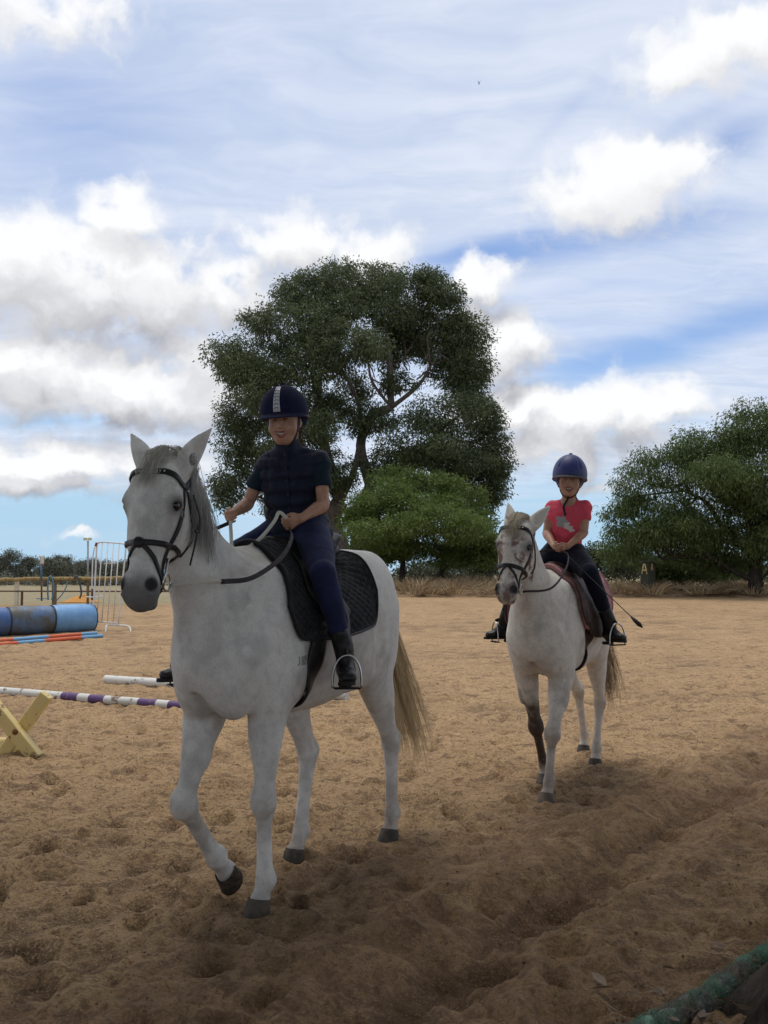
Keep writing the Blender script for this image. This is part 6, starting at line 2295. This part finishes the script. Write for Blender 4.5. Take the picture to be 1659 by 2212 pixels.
# letter marker
Ym = 40.4
c = pix(1400, 1250, Ym)
mk = empty('letter_marker', (c[0], Ym, gz(c[0], Ym)), 0, 'dark arena marker box showing a yellow letter A on two faces', 'arena marker')
off = np.array(mk.location)
Q = lambda x, y, d=0.0: np.array(pix(x, y, Ym + d)) - off
M_box = material('dark_marker_paint', (.050, .052, .036), .8)
fcs = [Q(1384, 1252), Q(1401, 1254, -.25), Q(1416, 1251, .25)]
z0, z1 = .10, Q(1400, 1216)[2]
for a, b in ((0, 1), (1, 2)):
    A, B = fcs[a], fcs[b]
    d = B - A
    L = np.linalg.norm(d[:2])
    ex = np.array((d[0], d[1], 0)) / L
    ey = np.cross((0, 0, 1), ex)
    cen = (A + B) / 2
    cen[2] = (z0 + z1) / 2
    pn = MB().box(cen + ey * .02, (L, .04, z1 - z0), rot=np.stack([ex, ey, (0, 0, 1)]).T).build('panel', M_box, mk, smooth=False)
    hgt, wd = (.44, .24) if a == 0 else (.30, .18)
    cz = Q(1400, 1229)[2] if a == 0 else Q(1400, 1225)[2]
    o3 = cen * np.array((1, 1, 0)) + np.array((0, 0, cz)) - ey * .012
    mb = MB()
    for p, q in (((-.5, -.5), (-.10, .5)), ((.5, -.5), (.10, .5)), ((-.10, .47), (.10, .47)), ((-.34, -.12), (.34, -.12))):
        pts = np.array([o3 + ex * u * wd + np.array((0, 0, v * hgt)) for u, v in (p, tuple((np.array(p) + q) / 2), q)])
        V, F = ribbon(pts, np.tile(-ey, (3, 1)), .052 if a == 0 else .038, .012)
        mb.add(V, F)
    mb.build('letter', M_yellow, pn)
P = [Q(1382, 1219), Q(1388, 1214.5), Q(1400, 1213, -.2), Q(1412, 1214.5), Q(1418, 1219, .2)]
MB().tube(spline(P, 4), .05, 8).build('cap', M_box, mk)

# bird high up
c = pix(1035, 180, 60)
bd = empty('bird', c, 0, 'tiny dark bird gliding high in the open sky', 'bird')
s_ = SDF((-.2, -.2, -.25), (.2, .2, .25), .012)
s_.tube([(0, -.09, -.02, .008, .008), (0, -.02, 0, .03, .03), (0, .06, .0, .026, .022), (0, .15, -.01, .03, .006)], k=.02, lat=(1, 0, 0))
for y in (-1, 1):
    s_.tube([(0, 0, .01, .012, .05), (y * .05, .0, .09, .010, .045), (y * .085, .03, .20, .006, .022)], k=.02, lat=(1, 0, 0))
V, F = s_.mesh(1)
mesh_obj('body', V, F, M_bark_dark, bd)

# ------------------------------------------------------------------ foreground corner: added shade tree, turf roll, litter
M_turf = material('faded_green_fibre', rough=.9, fn=lambda nt, co: {'color': nt.mix(nt.ss(nt.noise(co, 7, 4, .6), .40, .56), nt.mix(nt.attr('v'), (.13, .23, .16), (.25, .44, .32)), nt.mix(nt.attr('v'), (.28, .22, .155), (.20, .23, .24)))})
roll = spline([ground_pt(1330, 2290), ground_pt(1445, 2226), ground_pt(1535, 2178), ground_pt(1610, 2122), ground_pt(1670, 2082), ground_pt(1770, 2024), ground_pt(1910, 1950)], 16)
rr_ = .039
rg = np.random.default_rng(31)
n = len(roll)
Pc = roll + np.array((0, 0, rr_ * .75)) + rg.normal(size=(n, 3)) * .004
mb = MB().tube(Pc, rr_ * (.86 + .10 * np.sin(np.arange(n) * .9) + .06 * rg.normal(size=n)), 16)
core = np.array(mb.v)
core += (fbm(core * 22, 3, 4) * .012)[:, None] * np.array((.6, .6, 1))
ro = mesh_obj('turf_roll', core, mb.f, M_turf, attrs=dict(v=rg.uniform(size=len(core))))
tag(ro, 'frayed roll of green synthetic turf edging the sand in the corner', 'turf roll')
st, vv = [], []
tg = np.gradient(Pc, axis=0)
tg /= np.linalg.norm(tg, axis=1)[:, None]
for i in range(6500):
    j_ = rg.integers(0, n - 1)
    f_ = rg.uniform()
    p = Pc[j_] * (1 - f_) + Pc[j_ + 1] * f_
    t = tg[j_]
    s1_ = nz(np.cross(t, (0, 0, 1)))
    a = rg.uniform(-.6, math.pi + .6)
    nrm = s1_ * math.cos(a) + np.array((0, 0, 1)) * math.sin(a)
    tan_ = -s1_ * math.sin(a) + np.array((0, 0, 1)) * math.cos(a)
    clump = math.sin(j_ * .55) * .5 + .5
    d = nz(tan_ * rg.normal() * .8 + t * rg.normal() + nrm * rg.uniform(.02, .28))
    L = rg.uniform(.014, .042)
    q = p + nrm * rr_ * .92
    st.append([q, q + d * L * .5 + nrm * .008, q + d * L - np.array((0, 0, .012))])
    vv.append(np.clip(clump * .6 + rg.uniform(-.2, .5), 0, 1))
V, F = hair(np.array(st), .0014)
mesh_obj('fibres', V, F, M_turf, ro, smooth=False, attrs=dict(v=np.repeat(vv, 9)), kind='stuff')

# low stump in the corner
tb = np.array((1.58, 2.80, 0.0))
stp = empty('stump', tb, 0, 'dark rough stump in the bottom right corner beside the green turf roll', 'stump')
nz_, na = 26, 80
TV = []
for i in range(nz_):
    u = i / (nz_ - 1)
    for j in range(na):
        a = 2 * math.pi * j / na
        z = -.1 + u * (.46 + .05 * math.cos(a - .5))
        flare = .26 * math.exp(-max(z, 0) / .22) * (1 + .35 * math.cos(3 * a + .7) + .2 * math.cos(5 * a))
        r = .31 + flare - .025 * sstep(.93, 1, u)
        TV.append((r * math.cos(a), r * math.sin(a), z))
TV = np.array(TV)
ang = np.arctan2(TV[:, 1], TV[:, 0])
rdg = np.abs(fbm(np.stack([np.cos(ang) * 2.4, np.sin(ang) * 2.4, TV[:, 2] * .9], 1) * 2.2, 4, 17))
TV[:, :2] += TV[:, :2] / np.linalg.norm(TV[:, :2], axis=1)[:, None] * (.085 * rdg - .03)[:, None]
ti = np.arange(nz_ * na).reshape(nz_, na)
TF = np.stack([ti[:-1], np.roll(ti, -1, 1)[:-1], np.roll(ti, -1, 1)[1:], ti[1:]], -1).reshape(-1, 4)
mesh_obj('bark', TV, TF, bark('rough_dark_bark', (.026, .021, .017), (.085, .066, .050)), stp)
topr = TV[-na:]
CVt = [topr.mean(0) + np.array((0, 0, .004))]
CFt = []
for k_ in range(1, 7):
    for j in range(na):
        p = CVt[0] + (topr[j] - CVt[0]) * (k_ / 6)
        CVt.append(p + np.array((0, 0, .006 * math.sin(j * 1.7 + k_ * 2.1) * (k_ < 6))))
for j in range(na):
    CFt.append([0, 1 + j, 1 + (j + 1) % na])
    for k_ in range(5):
        CFt.append([1 + k_ * na + j, 1 + (k_ + 1) * na + j, 1 + (k_ + 1) * na + (j + 1) % na, 1 + k_ * na + (j + 1) % na])
mesh_obj('cut_top', CVt, CFt, material('grey_cut_wood', rough=.9, spec=.15, fn=lambda nt, co: {
    'color': nt.mix(nt.ss(nt.noise(co, 24, 5, .7), .35, .65), (.11, .095, .08), (.24, .21, .18)), 'bump': nt.bump(nt.noise(co, 40, 4), .6, .01)}), stp)

# unseen broad tree, added behind the viewpoint so its crown shades the foreground
tb = np.array((-1.6, -3.2, 0.0))
sh = empty('added_shade_tree', tb, 0, 'unseen broad tree added behind the viewpoint to darken the foreground sand', 'tree')
rg = np.random.default_rng(41)
mb = MB()
mb.tube([(0, 0, -.2), (0, 0, .3), (.05, 0, 1.6), (.12, .1, 3.4), (.2, .2, 5.2)], [.62, .48, .40, .36, .30], 16)
mb.build('trunk', M_bark_dark, sh)
mb = MB()
for (e, r0) in (((-7, 1, 7.5), .2), ((-3, 5, 8.6), .2), ((2.5, 6, 9.4), .2), ((7, 2, 8.2), .2), ((-4, -6, 7), .18), ((5, -6, 7), .18), ((0, 1.5, 9.5), .2)):
    branch_mb(mb, rg, (.2, .2, 5.0), np.array(e) - tb, r0, .05, .05)
mb.build('limb', M_bark_dark, sh)
n = SHADE_N
cyv = rg.uniform(-6.5, SHADE_Y, n)
cxv = rg.uniform(-12.5, 14, n)
keep = rg.uniform(size=n) < np.where(cyv > SHADE_Y - 5, np.clip((SHADE_Y - cyv) / 5, .03, 1) ** .9, 1)
keep &= ((cxv - .6) / 13.0) ** 2 + (np.minimum(cyv - 1, 0) / 7.6) ** 2 < 1
cxv, cyv = cxv[keep], cyv[keep]
n = len(cxv)
czv = np.maximum(np.clip(4.9 + .2 * cyv, 4.2, 4.9), CAM_H + .70 * np.maximum(cyv, 0) + .9) + rg.uniform(0, 3.2, n)
ax = rg.normal(size=(n, 3)) + np.array((0, 0, -.5))
ax /= np.linalg.norm(ax, axis=1)[:, None]
sd_ = np.cross(ax, rg.normal(size=(n, 3)))
sd_ /= np.linalg.norm(sd_, axis=1)[:, None]
sz = rg.uniform(.25, .5, n)[:, None]
P = np.stack([cxv, cyv, czv], 1)
V = np.stack([P, P + ax * sz * .45 + sd_ * sz * .26, P + ax * sz, P + ax * sz * .45 - sd_ * sz * .26], 1).reshape(-1, 3) - tb
mesh_obj('crown', V, np.arange(n * 4).reshape(-1, 4), M_gum, sh, smooth=False, attrs=dict(v=rg.uniform(size=n * 4)))

# fallen leaves and bark in the corner
rg = np.random.default_rng(51)
n = 1500
t = rg.uniform(size=n)
P = np.stack([rg.uniform(.55, 2.6, n), rg.uniform(2.0, 4.2, n)], 1)
side = np.array([np.min(np.hypot(roll[:, 0] - p[0], roll[:, 1] - p[1])) for p in P])
right = np.array([(p[0] - np.interp(p[1], roll[:, 1], roll[:, 0])) > 0 for p in P])
keepm = (right & (side > .05)) | ((~right) & (side < .28) & (side > .07) & (rg.uniform(size=n) < .16))
P = P[keepm]
n = len(P)
zl = ground_z(P[:, 0], P[:, 1])
LV, LF, LC = [], [], []
for i in range(n):
    a, b_ = rg.uniform(0, 6.28), rg.normal() * .35
    L = rg.uniform(.03, .10)
    w_ = L * rg.uniform(.18, .42)
    d = np.array((math.cos(a), math.sin(a), b_ * .5))
    sdv = np.array((-math.sin(a), math.cos(a), rg.normal() * .3))
    o = np.array((P[i, 0], P[i, 1], zl[i] + .008 + rg.uniform(0, .03)))
    cu = .012 * rg.uniform(-1, 1)
    k0 = len(LV)
    LV += [o, o + d * L * .35 + sdv * w_ / 2 + np.array((0, 0, cu)), o + d * L * .7 + sdv * w_ * .35 + np.array((0, 0, cu)), o + d * L, o + d * L * .7 - sdv * w_ * .35 + np.array((0, 0, cu)), o + d * L * .35 - sdv * w_ / 2 + np.array((0, 0, cu)), o + d * L * .5]
    LF += [[k0, k0 + 1, k0 + 6], [k0 + 1, k0 + 2, k0 + 6], [k0 + 2, k0 + 3, k0 + 6], [k0 + 3, k0 + 4, k0 + 6], [k0 + 4, k0 + 5, k0 + 6], [k0 + 5, k0, k0 + 6]]
    LC += [rg.uniform()] * 7
mesh_obj('leaf_litter', LV, LF, leaf_mat('dead_leaves', (.085, .052, .034), (.17, .112, .072), (.28, .205, .14)), smooth=False, attrs=dict(v=LC), kind='stuff')
print('scene built in %.1f s' % (time.time() - T0))
